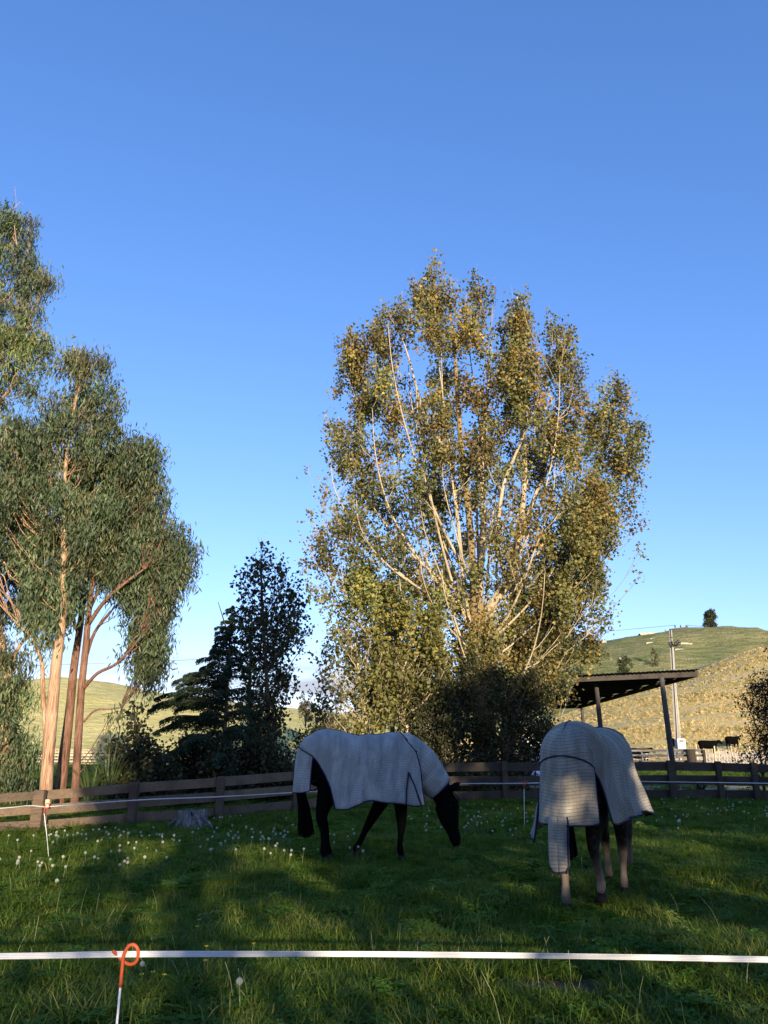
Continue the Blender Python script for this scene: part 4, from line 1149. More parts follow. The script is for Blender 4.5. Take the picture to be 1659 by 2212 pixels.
e = [fpos[0]] + [at(x, y, Y) for x, y, Y in ((300, 1728, 12), (472, 1721, 12.8), (650, 1711, 13.4), (860, 1699, 13.9), (1000, 1693, 14.2))] + [fpos[1], at(1300, 1687.5, 14.7), at(1450, 1689, 15), at(1659, 1692, 15.3), at(1900, 1697, 15.6)]
ribbon('electric_tape', e, .0135, 'far white electric tape strung behind both horses', 5)

# ------------------------------------------------------------------ horses in fly rugs
def fabric(name, base, line, step, lw, l2, stain, warm):
    t = NT(name); uv = t.n('ShaderNodeUVMap'); sp = t.n('ShaderNodeSeparateXYZ'); t.l(uv.outputs[0], sp.inputs[0])
    def lines(o, st, wd):
        f = t.math('FRACT', t.math('DIVIDE', o, st))
        d = t.math('ABSOLUTE', t.math('SUBTRACT', f, .5))
        return t.rng(d, wd, wd * 1.9, 1, 0)
    a = lines(sp.outputs[1], step, lw); b = lines(sp.outputs[0], step, lw * .8)
    co = t.coords('Object')
    n = t.noise(uv.outputs[0], 5, 5, .6); weave = t.noise(uv.outputs[0], 260, 2, .6); blotch = t.noise(co, 2.2, 5, .6)
    strk = t.noise(t.coords('UV', (1, .22, 1)), 7, 4, .6)  # vertical dirt streaks that also paint in the shade of the folds
    c = t.mix(t.rng(n, .35, .7), base, tuple(x * .72 for x in base)); c = t.mix(t.rng(strk, .42, .64, 0, .95), c, tuple(x * .5 for x in base))
    c = t.mix(t.rng(blotch, .52, .72, 0, stain), c, warm)
    c = t.mix(t.rng(weave, .3, .7, 0, .35), c, tuple(x * .55 for x in base))
    c = t.mix(t.math('MULTIPLY', a, .72), c, line)
    c = t.mix(t.math('MULTIPLY', b, l2), c, line)
    t.color(c); t.b.inputs['Roughness'].default_value = .95; t.b.inputs['Specular IOR Level'].default_value = .1
    t.b.inputs['Sheen Weight'].default_value = .2
    crease = t.noise(t.coords('UV', (1, .45, 1)), 9, 5, .6, 1.2)
    t.bump(t.math('ADD', t.math('MULTIPLY', a, -.05), t.math('ADD', t.math('MULTIPLY', weave, .08), crease)), .75, .045)
    return t.m
M['rug_grid'] = fabric('checked_fly_sheet', (.385, .36, .30), (.045, .045, .08), .0285, .045, .20, .85, (.15, .105, .065))
M['rug_plain'] = fabric('faded_fly_sheet', (.45, .455, .435), (.15, .16, .19), .030, .055, .22, .6, (.20, .20, .195))
def legs_mat():
    t = NT('pale_lower_legs'); co = t.coords('Object'); sp = t.n('ShaderNodeSeparateXYZ'); t.l(co, sp.inputs[0])
    n = t.noise(co, 6, 5, .65)
    h = t.math('ADD', sp.outputs[2], t.math('MULTIPLY', n, .35))
    f = t.rng(h, .44, .66)
    c = t.mix(f, (.17, .13, .10), (.005, .004, .004))
    c = t.mix(t.rng(t.noise(co, 22, 4), .45, .75, 0, .6), c, (.07, .055, .045))
    t.color(c); t.b.inputs['Roughness'].default_value = .85; return t.m
M['sock_coat'] = legs_mat()

BX = np.array([-.84, -.76, -.62, -.45, -.28, -.05, .2, .4, .55, .68, .80, .90])
BT = np.array([1.38, 1.50, 1.575, 1.60, 1.575, 1.53, 1.53, 1.56, 1.585, 1.50, 1.36, 1.22])
BB = np.array([1.10, .98, .90, .86, .82, .78, .77, .77, .79, .83, .92, 1.02])
BW = np.array([.10, .20, .27, .305, .32, .335, .34, .325, .29, .25, .19, .10])
def bdim(x): return np.interp(x, BX, BT), np.interp(x, BX, BB), np.interp(x, BX, BW)

def hoof(mb, x, y, z, tilt=0.0, s=1.0):
    R = np.array(Matrix.Rotation(tilt, 3, 'Y'))
    V = []; F = []; N = 16
    for k, (h, fx, w, ox) in enumerate([(0, .072, .062, .018), (.03, .064, .056, .010), (.065, .052, .046, 0), (.085, .045, .040, -.006)]):
        for j in range(N):
            a = j * 2 * math.pi / N
            V.append(np.array([ox + math.cos(a) * fx, math.sin(a) * w, h]) * s)
    for k in range(3):
        for j in range(N): q = (j + 1) % N; F.append((k * N + j, k * N + q, (k + 1) * N + q, (k + 1) * N + j))
    F.append(tuple(range(N - 1, -1, -1))); F.append(tuple(3 * N + j for j in range(N)))
    V = (np.array(V) @ R.T) + np.array([x, y, z]); mb.add(V, F)

def horse(loc, heading, label, legs, neck, head, coat, rug_mat, hem, rear, front, flare, folds, seed, ears=True, tail_w=.16, tail=None, flap=None, neck_cover=None, bag=None, gusset=True, scale=1.03, sockmat=None):
    rng = np.random.default_rng(seed)
    root = empty('horse', tuple(loc), math.radians(heading), label=label, cat='horse', group=None)
    root.scale = (scale,) * 3
    mb = MB()
    P = [(x, 0, (a + b) / 2) for x, a, b in zip(BX, BT, BB)]
    V = []; F = []; n = 18
    etube(mb, P, (BT - BB) / 2 - .012, BW - .012, 18, 2)
    # neck and head
    npth, na, nb_ = neck; etube(mb, npth, na, nb_, 16)
    hp, ha, hb = head; etube(mb, hp, ha, hb, 16)
    hooves = MB(); hm = []
    for kind, pts, tilt in legs:
        pts = [np.array(p, float) for p in pts]
        if kind == 'hind':   # hip, stifle, gaskin, hock, cannon, fetlock, pastern
            ra = [.24, .21, .125, .075, .045, .040, .050, .040]; rb = [.13, .13, .10, .055, .038, .034, .043, .038]
        else:                # shoulder, elbow, forearm, knee, cannon, fetlock, pastern
            ra = [.19, .14, .095, .062, .042, .040, .048, .038]; rb = [.11, .10, .08, .054, .038, .034, .042, .036]
        etube(mb, pts, ra, rb, 12, 3)
        h1 = MB(); e = pts[-1]; hoof(h1, e[0], e[1], e[2] - .07, tilt); hm.append(h1)
    body = remesh('body', mb, coat, root, .016, 7, .5)
    for h1 in hm: h1.build('hoof', M['hoof'], root)
    # ears, eyes, forelock
    hd0 = np.array(hp[0], float)
    if ears:
        for sy in (1, -1):
            e0 = hd0 + [.03, sy * .055, .05]
            V = []; F = []
            pts = [e0, e0 + [.05, sy * .015, .05], e0 + [.105, sy * .02, .09], e0 + [.15, sy * .012, .125]]
            v, f = tube_np(pts, [.022, .034, .022, .003], 10); m = MB(); m.add(v, f); m.build('ear', coat, root)
        for sy in (1, -1):
            p = np.array(hp[1], float) + [.02, sy * (hb[1] - .012), .02]
            m = MB(); m.tube([p - [0, .016 * sy, 0], p, p + [0, .012 * sy, 0]], [.02, .019, .006], 10); m.build('eye', M['hoof'], root)
        m = MB()
        for k in range(26):
            a = hd0 + [.04 + .02 * rng.normal(), .03 * rng.normal(), .05]; b = a + [.06 + .02 * rng.normal(), .03 * rng.normal(), -.16 - .06 * rng.random()]
            m.tube([a, (a + b) / 2 + [.03, 0, 0], b], [.007, .006, .002], 4)
        m.build('forelock', M['black_coat'], root)
    # tail
    tl = tail
    m = MB()
    for k in range(150):
        a0 = rng.random() * 6.28; rr_ = rng.random() ** .5
        ox, oy = math.cos(a0) * rr_, math.sin(a0) * rr_
        zb = tl['bot'] + .06 * rng.random() + .05 * rr_
        pts = [(tl['x'] + .02 * ox, tl['y'] + .02 * oy, tl['top']), (tl['x'] - .05 + .045 * ox, tl['y'] + .05 * oy, tl['top'] - .25), (tl['x'] + .01 + tail_w * .42 * ox, tl['y'] + tail_w * .42 * oy, (tl['top'] + zb) / 2 - .1), (tl['x'] + .05 + tail_w * .5 * ox + .01 * rng.normal(), tl['y'] + tail_w * .5 * oy, zb)]
        m.tube(spline(pts, 2), np.linspace(.012, .006, 7), 4, cap=False)
    m.build('tail', M['black_coat'], root)
    # the rug: one cloth over back and flanks
    S, K = 150, 56
    lines_ = {}
    V = np.zeros((S, K, 3)); UV = np.zeros((S, K, 2))
    ph = rng.random(6) * 6.28
    for side in (0, 1): pass
    us = np.linspace(-1, 1, K)
    off = .022
    for i in range(S):
        s_ = i / (S - 1)
        for j, u in enumerate(us):
            sy = 1 if u > 0 else -1; au = abs(u)
            x = -.80 + 1.58 * s_
            z = 1.5
            for it in range(4):
                T_, B_, W_ = bdim(x)
                zc = (T_ + B_) / 2 + .05; hh = T_ - zc + off
                if au < .5:
                    th = au / .5 * math.pi / 2
                    y = (W_ + off) * math.sin(th) ** .92; z = zc + hh * math.cos(th) ** .92
                    t = 0
                else:
                    t = (au - .5) / .5
                    hz_ = hem(x, sy)
                    z = zc + (hz_ - zc) * t
                    y = W_ + off + flare(x, sy) * t ** 1.3
                xr = rear(z); xf = front(z)
                x = xr + (xf - xr) * s_
            amp = folds * (au ** 1.3) * (.35 + .65 * au) * (1 if au > .25 else au * 4)
            f1 = 1.7 * (1 - abs(math.sin(5.2 * x + ph[0] + .5 * z))) ** 2.2 + 1.0 * (1 - abs(math.sin(9.1 * x + ph[1] - .6 * z))) ** 2 + .35 * math.sin(31 * x + ph[2] + 3 * z) - .9
            y += amp * f1 * .8 + (.0075 * math.sin(7 * x + 5.5 * z + ph[4]) * math.sin(6 * z - 3 * x + ph[5]) + .005 * math.sin(17 * x - 9 * z + ph[1]) + .004 * math.sin(25 * x + 13 * z)) * min(1, au * 3)
            yy_ = y * sy if u != 0 else 0
            z += (.008 * math.sin(9 * x + ph[3] + 3 * u) + .004 * math.sin(21 * x - 5 * u)) * (au < .5) + .007 * math.sin(13 * x + ph[2]) * (au >= .8) * (au - .8) * 5
            V[i, j] = (x, yy_, z)
    dv = np.linalg.norm(np.diff(V, axis=1), axis=2); vv = np.concatenate([np.zeros((S, 1)), np.cumsum(dv, axis=1)], 1)
    UV[..., 0] = V[..., 0] * 1.0 + .03 * np.sin(3 * V[..., 2]); UV[..., 1] = vv - vv[:, K // 2:K // 2 + 1]
    ii = np.arange(S * K).reshape(S, K)
    rug = raw_mesh('fly_rug', V.reshape(-1, 3), grid_faces(ii), rug_mat, root, smooth=True, uv=UV.reshape(-1, 2))
    sd = rug.modifiers.new('s', 'SOLIDIFY'); sd.thickness = .006; sd.offset = 1
    lowr = [V[0][V[0][:, 2] < 1.27][:0]]
    mk = V[0][:, 2] < (flap['top'] - flap['arch'] + .03)
    e1 = V[0][:K // 2][mk[:K // 2]]; e2 = V[0][K // 2:][mk[K // 2:]]
    for edge in (e1, e2, V[-1], V[:, 0], V[:, -1]):
        MB().tube(edge[::2] if len(edge) > 80 else edge, .0085, 6).build('binding', M['navy'], rug)
    # spine seam
    MB().tube(V[::4, K // 2] + [0, 0, .004], .004, 4).build('seam', M['navy'], rug)
    if gusset:
        for sy, jj in ((-1, 0), (1, K - 1)):
            for sb in (.775, .955):
                pts = []
                for k in range(20):
                    au = .62 + .38 * k / 19
                    u = au * sy; s_ = .865 + (sb - .865) * k / 19
                    i_ = min(S - 1, int(round(s_ * (S - 1)))); j_ = int(round((u + 1) / 2 * (K - 1)))
                    pts.append(V[i_, j_] + [0, .013 * sy, 0])
                m = MB(); m.tube(spline(pts[::4] + [pts[-1]], 3), .010, 5); m.build('binding', M['navy'], rug)
    # tail flap
    if flap:
        A, Bn = 40, 40; W = np.zeros((A, Bn, 3)); fx = flap['x']; fw = flap['w']
        def flap_pt(ua, z):
            w = float(np.interp(z, [.7, 1.2, 1.36, 1.46, 1.53, 1.575], [fw * (1 + flap.get('spread', .1)), fw * 1.02, fw * .98, fw * .86, fw * .62, fw * .35]))
            xc = float(np.interp(z, [.7, 1.2, 1.36, 1.46, 1.53, 1.575], [fx - .055, fx - .035, fx - .012, fx + .045, fx + .13, fx + .22]))
            ang = ua * 1.45; t = (1.5 - z) / .8
            x = xc + (1 - math.cos(ang)) * flap['wrap'] * (1 if z < 1.3 else max(.25, 1 - (z - 1.3) * 2.2)) + (.014 * math.sin(ua * 8 + ph[4]) + .007 * math.sin(ua * 19)) * max(0, min(1, t))
            return np.array([x, w * math.sin(ang) + flap.get('y', 0) * t, z])
        arch = lambda ua: flap['top'] - flap['arch'] * abs(ua) ** 1.8
        for a in range(A):
            ua = -1 + 2 * a / (A - 1)
            for b in range(Bn):
                t = b / (Bn - 1)
                zbot = flap['bot'] + flap.get('round', .05) * abs(ua) ** 4
                W[a, b] = flap_pt(ua, 1.575 + (zbot - 1.575) * t)
        UVf = np.zeros((A, Bn, 2)); UVf[..., 0] = np.linspace(0, 1, A)[:, None] * flap['w'] * 2.6; UVf[..., 1] = -W[..., 2] + .012 * np.sin(UVf[..., 0] * 14)
        jj = np.arange(A * Bn).reshape(A, Bn)
        fl = raw_mesh('tail_flap', W.reshape(-1, 3), grid_faces(jj), rug_mat, root, smooth=True, uv=UVf.reshape(-1, 2))
        sd = fl.modifiers.new('s', 'SOLIDIFY'); sd.thickness = .006; sd.offset = 0
        lo0 = W[0][W[0][:, 2] <= arch(1)][::-1]; lo1 = W[-1][W[-1][:, 2] <= arch(1)]
        rim = np.concatenate([lo0, [flap_pt(u_, arch(u_)) - [.008, 0, 0] for u_ in np.linspace(-1, 1, 30)], lo1]); MB().tube(rim, .008, 6).build('binding', M['navy'], fl)
        MB().tube(W[:, -1], .008, 6).build('binding', M['navy'], fl)
    if neck_cover:
        cp, ca, cb = neck_cover
        P = spline(cp, 6); tt = np.linspace(0, 1, len(P)); t0 = np.linspace(0, 1, len(cp)); RA = np.interp(tt, t0, ca); RB = np.interp(tt, t0, cb)
        T = np.gradient(P, axis=0); T /= np.linalg.norm(T, axis=1)[:, None]
        NN = 40; W = np.zeros((len(P), NN, 3)); UVn = np.zeros((len(P), NN, 2))
        for i in range(len(P)):
            Bv = np.cross(T[i], [0, 1, 0]); Bv /= np.linalg.norm(Bv)
            if Bv[2] < 0: Bv = -Bv
            for j in range(NN):
                a = j * 2 * math.pi / NN
                ca_ = math.cos(a); sag = 1.0 if ca_ > 0 else 1.05
                w_ = 1 + .025 * math.sin(5 * a + i * .35) + .02 * math.sin(9 * a - i * .5)
                W[i, j] = P[i] + Bv * RA[i] * ca_ * sag * w_ + np.array([0, 1, 0]) * RB[i] * math.sin(a) * w_
                UVn[i, j] = (tt[i] * .75, a * .18)
        q = np.arange(len(P) * NN).reshape(len(P), NN); q = np.concatenate([q, q[:, :1]], 1)
        nc = raw_mesh('neck_cover', W.reshape(-1, 3), grid_faces(q), rug_mat, root, smooth=True, uv=UVn.reshape(-1, 2))
        sd = nc.modifiers.new('s', 'SOLIDIFY'); sd.thickness = .006
        MB().tube(np.concatenate([W[-1], W[-1][:2]]), .010, 6).build('binding', M['navy'], nc)
    if bag:
        m = MB(); pth = bag['path']
        P = spline(pth, 5); W = []; UVb = []
        NN = 28
        for i, p in enumerate(P):
            t = i / (len(P) - 1)
            hw = np.interp(t, [0, .1, .9, .97, 1], [.9, 1, .95, .85, .62]) * bag['w']
            for j in range(NN + 1):
                a = j * 2 * math.pi / NN
                c_, s_ = math.cos(a), math.sin(a)
                W.append(p + np.array([-.5 * bag['w'] * np.sign(c_) * abs(c_) ** .7, hw * np.sign(s_) * abs(s_) ** .7, .004 * math.sin(a * 3 + i)]))
                UVb.append((a * bag['w'], t * .5))
        ii = np.arange(len(W)).reshape(len(P), NN + 1)
        bg_ = raw_mesh('tail_bag', np.array(W), grid_faces(ii), rug_mat, root, smooth=True, uv=np.array(UVb))
        sd = bg_.modifiers.new('s', 'SOLIDIFY'); sd.thickness = .006
        W = np.array(W).reshape(len(P), NN + 1, 3)
        MB().tube(W[-1], .010, 6).build('binding', M['navy'], bg_)
        MB().tube(W[:, 22] - [.006, 0, 0], .010, 6).build('binding', M['navy'], bg_)
        MB().tube(W[:, 8] - [0.0, 0, 0], .010, 6).build('binding', M['navy'], bg_)
    # leg strap between the thighs
    m = MB(); m.tube(spline([(-.45, .16, .98), (-.62, .05, .86), (-.72, -.10, .92), (-.50, -.26, 1.05)], 5), .010, 6); m.build('strap', M['navy'], root)
    return root

# left horse: side on, head down to the right
hem_l = lambda x, sy: float(np.interp(x, [-.5, -.36, -.2, .03, .10, .35, .6, .8], [.72, .66, .665, .745, .76, .72, .69, .68]))
rear_l = lambda z: float(np.interp(z, [.64, .9, 1.05, 1.2, 1.33, 1.42, 1.6], [-.37, -.43, -.50, -.59, -.70, -.80, -.80]))
front_l = lambda z: float(np.interp(z, [.64, .9, 1.15, 1.35, 1.48, 1.6], [.80, .76, .74, .68, .56, .50]))
LY = 10.75
lh_legs = [('hind', [(-.52, -.15, 1.25), (-.42, -.16, 1.02), (-.47, -.16, .80), (-.53, -.16, .56), (-.50, -.16, .40), (-.49, -.16, .24), (-.49, -.16, .155), (-.46, -.16, .08)], 0),
           ('hind', [(-.50, .15, 1.25), (-.40, .15, 1.02), (-.44, .15, .80), (-.50, .15, .56), (-.45, .15, .40), (-.43, .15, .24), (-.42, .15, .155), (-.38, .15, .08)], 0),
           ('fore', [(.55, -.13, 1.10), (.48, -.14, .92), (.49, -.14, .72), (.50, -.14, .46), (.49, -.14, .33), (.48, -.14, .22), (.48, -.14, .15), (.50, -.14, .08)], 0),
           ('fore', [(.50, .12, 1.10), (.40, .13, .92), (.27, .13, .70), (.13, .13, .47), (.06, .13, .35), (0, .13, .23), (-.05, .13, .16), (-.05, .13, .10)], .3)]
neck = ([(.50, 0, 1.22), (.72, 0, 1.18), (.90, 0, 1.02), (1.04, 0, .86), (1.11, 0, .74)], [.30, .26, .20, .155, .135], [.20, .16, .12, .10, .09])
head = ([(1.13, 0, .78), (1.135, 0, .64), (1.16, 0, .50), (1.20, 0, .36), (1.235, 0, .25), (1.25, 0, .17)], [.10, .165, .135, .085, .075, .05], [.08, .105, .09, .06, .06, .045])
cover_l = ([(.40, 0, 1.20), (.58, 0, 1.20), (.75, 0, 1.16), (.90, 0, 1.03), (1.05, 0, .87)], [.345, .365, .29, .225, .165], [.30, .26, .21, .165, .13])
horse((-.30, 10.62, 0), 8, 'dark horse grazing side-on in a pale faded fly rug with its head down', lh_legs, neck, head, M['black_coat'], M['rug_plain'], hem_l, rear_l, front_l,
      lambda x, sy: .07, .060, 3, True, .17, dict(x=-.76, top=1.20, bot=.27, y=0), dict(top=1.40, bot=.84, w=.235, arch=.12, x=-.84, wrap=.24, round=.03, spread=.02), cover_l)

# right horse: seen from behind, walking away to the right
hem_r = lambda x, sy: float(np.interp(x, [-.6, -.2, .1, .4, .8], [.55, .56, .64, .70, .72])) if sy > 0 else float(np.interp(x, [-.62, -.5, -.3, -.1, .2, .5, .8], [.74, .73, .76, .78, .79, .76, .70]))
rear_r = lambda z: float(np.interp(z, [.56, .76, .95, 1.1, 1.2, 1.35, 1.45, 1.6], [-.58, -.62, -.66, -.70, -.74, -.79, -.80, -.80]))
rh_legs = [('hind', [(-.54, .13, 1.25), (-.46, .13, 1.02), (-.60, .12, .78), (-.76, .10, .56), (-.77, .09, .42), (-.79, .08, .26), (-.80, .08, .155), (-.78, .08, .08)], 0),
           ('hind', [(-.50, -.14, 1.25), (-.36, -.15, 1.02), (-.42, -.13, .78), (-.50, -.11, .54), (-.45, -.115, .40), (-.39, -.12, .28), (-.37, -.12, .20), (-.43, -.12, .14)], 1.0),
           ('fore', [(.50, -.13, 1.10), (.42, -.15, .92), (.38, -.16, .70), (.34, -.17, .46), (.31, -.17, .33), (.28, -.17, .22), (.27, -.17, .15), (.29, -.17, .08)], 0),
           ('fore', [(.58, .12, 1.10), (.62, .12, .92), (.70, .12, .70), (.80, .12, .47), (.82, .12, .35), (.84, .12, .23), (.85, .12, .16), (.88, .12, .08)], 0)]
horse((2.11, 8.02, 0), 60, 'horse seen from behind in a grey checked fly rug, its tail in a bag', rh_legs, neck, head, M['sock_coat'], M['rug_grid'], hem_r, rear_r, front_l,
      lambda x, sy: float(np.interp(x, [-.7, -.35, -.1, .8], [.10, .20, .22, .16])) if sy > 0 else float(np.interp(x, [-.65, -.3, .1, .8], [.05, .08, .11, .14])), .030, 12, True, .12, dict(x=-.80, top=1.15, bot=.42, y=0.03),
      dict(top=1.31, bot=.73, w=.245, arch=.10, x=-.88, wrap=.2, round=.02, spread=.12, y=.02), cover_l,
      bag=dict(path=[(-.92, .06, .80), (-.93, .07, .62), (-.94, .075, .36)], w=.092))

# ------------------------------------------------------------------ dandelions and other flowers
rd = np.random.default_rng(77)
def fib(n):
    i = np.arange(n) + .5; ph = np.arccos(1 - 2 * i / n); th = math.pi * (1 + 5 ** .5) * i
    return np.stack([np.cos(th) * np.sin(ph), np.sin(th) * np.sin(ph), np.cos(ph)], 1)
def seed_head_mesh(n, R):
    D = fib(n); V = []; F = []
    for d in D:
        a = np.cross(d, [.3, .2, .9]); a /= np.linalg.norm(a); b = np.cross(d, a)
        c = d * R; w = R * .30
        k = len(V)
        V += [c + a * w, c + b * w, c - a * w, c - b * w, c * .25]
        F += [(k, k + 1, k + 4), (k + 2, k + 3, k + 4), (k, k + 1, k + 2), (k, k + 2, k + 3)]
    V = np.array(V); F = np.array(F)
    o = raw_mesh('seed_head', V, F, M['seed'], None, col=np.tile([.66, .67, .66], (len(V), 1)))
    return o
proto = seed_head_mesh(46, .0155)
sh_mesh = proto.data; bpy.data.objects.remove(proto)
stem_meshes = []
M['stem'] = plain('flower_stem', (.16, .20, .09), .7, .3)
M['dry_stem'] = plain('dry_stem', (.26, .26, .13), .8, .2)
def stem_mesh(h, bx, mat, r=.0022):
    m = MB(); m.tube(spline([(0, 0, -.01), (bx * .4, 0, h * .5), (bx, 0, h)], 3), r, 5); o = m.build('stem', mat); me = o.data; bpy.data.objects.remove(o); return me
stem_meshes = [(h, bx, stem_mesh(h, bx, M['stem'])) for h, bx in ((.08, .015), (.11, -.02), (.14, .03), (.165, -.03), (.20, -.02))]
LAB = 'white dandelion clock on a thin stem in the paddock grass'
GRP = 'dandelion clocks scattered over the paddock'
def dandelion(px, py, k=None, s=None, label=None):
    if k is None: k = rd.integers(0, 5)
    h, bx, me = stem_meshes[k]
    b = gnd(px, py, h + .02)
    o = bpy.data.objects.new('dandelion', None); o.location = (b[0], b[1], 0.02); o.rotation_euler = (0, 0, rd.random() * 6.28); o.empty_display_size = .05
    s = s or (.85 + .35 * rd.random()); COL.objects.link(o)
    tag(o, label or LAB, 'flower', GRP if label is None else None)
    st_ = bpy.data.objects.new('stem', me); COL.objects.link(st_); st_.parent = o
    hd = bpy.data.objects.new('seed_head', sh_mesh); COL.objects.link(hd); hd.parent = o; hd.location = (bx, 0, h); hd.scale = (s,) * 3; hd.rotation_euler = (rd.random() * 3, rd.random() * 3, 0)
    return o
for cx, cy, sx, sy, n, wh in [(150, 1806, 60, 8, 20, 'in the row at the foot of the left standard'), (265, 1800, 55, 9, 20, 'in the row between the left standard and the stump'), (380, 1812, 50, 14, 18, 'just in front of the grey stump'), (480, 1806, 36, 16, 24, 'between the stump and the left horse'),
                          (590, 1797, 34, 20, 22, 'close behind the tail of the left horse'), (45, 1862, 38, 10, 9, 'in the lit grass left of the left standard'), (185, 1870, 50, 18, 8, 'in the lit grass right of the left standard'), (620, 1836, 25, 8, 6, 'in the sunny tuft by the hind hooves of the left horse'), (300, 1845, 50, 20, 7, 'out in the grass in front of the stump'),
                          (760, 1806, 50, 18, 12, 'under the belly of the left horse'), (905, 1772, 20, 14, 10, 'between the forelegs and head of the left horse'), (1015, 1760, 52, 13, 36, 'in the dense drift right of the left horse head'), (1075, 1775, 40, 16, 12, 'in front of the dense drift between the horses'), (1128, 1748, 16, 16, 6, 'beside the standard between the horses'),
                          (1520, 1740, 72, 13, 34, 'in the row along the right of the rail fence'), (1630, 1752, 24, 14, 12, 'at the right end of the fence row'), (1450, 1778, 30, 12, 8, 'near the right flank of the rugged grey horse'), (545, 1752, 50, 8, 8, 'close to the rails right of the stump')]:
    for _ in range(n):
        x = np.clip(cx + rd.normal() * sx, 2, 1655); y = cy + np.clip(rd.normal(), -1.8, 1.8) * sy
        if x < 700: y = max(y, 1806 - .085 * x)
        o = dandelion(x, y); o['label'] = 'white dandelion clock ' + wh; o['group'] = GRP
for x, y, k, s_, lab in [(521, 2117, 4, 1.15, 'single large dandelion clock standing right of the nearest standard'), (308, 2084, 1, 1.0, 'dandelion clock just under the tape beside the orange hook'), (278, 1862, 2, 1.1, 'ragged white dandelion clock in the sunlit patch right of the left standard')]:
    dandelion(x, y, k, s_, lab)
# buttercups
def buttercup(px, py, h, lab):
    b = gnd(px, py, h); o = empty('buttercup', (b[0], b[1], 0), rd.random() * 6, label=lab, cat='flower', group='yellow buttercups in the near grass')
    MB().tube([(0, 0, 0), (.01, 0, h * .6), (0, 0, h)], .0018, 5).build('stem', M['stem'], o)
    m = MB()
    for k in range(5):
        a = k * 2 * math.pi / 5; d = np.array([math.cos(a), math.sin(a), 0]); s_ = np.array([-d[1], d[0], 0])
        c = np.array([0, 0, h]); m.add([c, c + d * .008 + s_ * .007 + [0, 0, .004], c + d * .014 + s_ * .005 + [0, 0, .009], c + d * .014 - s_ * .005 + [0, 0, .009], c + d * .008 - s_ * .007 + [0, 0, .004]], [(0, 1, 2, 3, 4)])
    m.build('petals', M['yellow'], o)
for i, (x, y, lab) in enumerate([(426, 2003, 'bright buttercup standing alone above the tape'), (443, 2077, 'bright buttercup just below the tape right of the standard'), (306, 2107, 'small buttercup low between the standard and the dry stalks'), (355, 2108, 'small buttercup right of the lowest one'), (446, 2046, 'buttercup right at the top edge of the tape'), (430, 1988, 'faint buttercup above the bright one'), (548, 2040, 'small buttercup cluster touching the tape'), (330, 2102, 'tiny buttercup between two others near the standard')]):
    buttercup(x, y, .13 + .03 * rd.random(), lab)

# ------------------------------------------------------------------ grass
def grass_mat():
    t = NT('grass_blades'); oi = t.n('ShaderNodeObjectInfo'); a = t.n('ShaderNodeAttribute', attribute_name='tint')
    c = t.ramp(oi.outputs['Random'], [(0, (.048, .092, .012)), (.45, (.09, .145, .020)), (.8, (.14, .19, .033)), (1, (.21, .22, .06))])
    c = t.mix(1.0, c, a.outputs['Color'], 'MULTIPLY')
    t.color(c); t.b.inputs['Roughness'].default_value = .6; t.b.inputs['Specular IOR Level'].default_value = .12
    tr = t.n('ShaderNodeBsdfTranslucent'); t.l(t.mix(1.0, c, (1.5, 1.6, .6), 'MULTIPLY'), tr.inputs[0])
    ms = t.n('ShaderNodeMixShader'); ms.inputs[0].default_value = .42
    t.l(t.b.outputs[0], ms.inputs[1]); t.l(tr.outputs[0], ms.inputs[2]); t.l(ms.outputs[0], t.out.inputs[0])
    return t.m
M['grass'] = grass_mat()
def tuft(n, R, h0, h1, w, lean, seed, straw=.06, leafy=False):
    rng = np.random.default_rng(seed); V = []; F = []; Cc = []
    for i in range(n):
        a = rng.random() * 6.28; rr_ = R * rng.random() ** .5
        p = np.array([math.cos(a) * rr_, math.sin(a) * rr_, 0]); da = rng.random() * 6.28
        d = np.array([math.cos(da), math.sin(da), 0]); s_ = np.array([-d[1], d[0], 0]); h = h0 + (h1 - h0) * rng.random(); L = lean * (.3 + rng.random()) * h
        ww = w * (.7 + .6 * rng.random()); b = len(V)
        if not leafy:
            V += [p - s_ * ww, p + s_ * ww, p + d * L * .25 + s_ * ww * .8 + [0, 0, h * .55], p + d * L * .25 - s_ * ww * .8 + [0, 0, h * .55], p + d * L * .7 + s_ * ww * .45 + [0, 0, h * .9], p + d * L * .7 - s_ * ww * .45 + [0, 0, h * .9], p + d * L * 1.15 + [0, 0, h * .98]]
            F += [(b, b + 1, b + 2), (b, b + 2, b + 3), (b + 3, b + 2, b + 4), (b + 3, b + 4, b + 5), (b + 5, b + 4, b + 6)]
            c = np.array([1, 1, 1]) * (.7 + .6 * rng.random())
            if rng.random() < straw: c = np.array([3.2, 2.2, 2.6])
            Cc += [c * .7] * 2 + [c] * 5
        else:
            for q in range(3):
                aa = da + q * 2.1; dd = np.array([math.cos(aa), math.sin(aa), 0]); ss = np.array([-dd[1], dd[0], 0]); c0 = p + [0, 0, h]; b = len(V)
                V += [c0, c0 + dd * ww * 2 + ss * ww * 1.4 + [0, 0, .006], c0 + dd * ww * 4, c0 + dd * ww * 2 - ss * ww * 1.4 + [0, 0, .006]]
                F += [(b, b + 1, b + 2), (b, b + 2, b + 3)]; c = np.array([.9, 1.15, .9]) * (.8 + .4 * rng.random()); Cc += [c] * 4
    o = raw_mesh('grass_tuft', np.array(V), np.array(F), M['grass'], None, col=np.array(Cc))
    COL.objects.unlink(o)
    return o
gcol = bpy.data.collections.new('tufts')
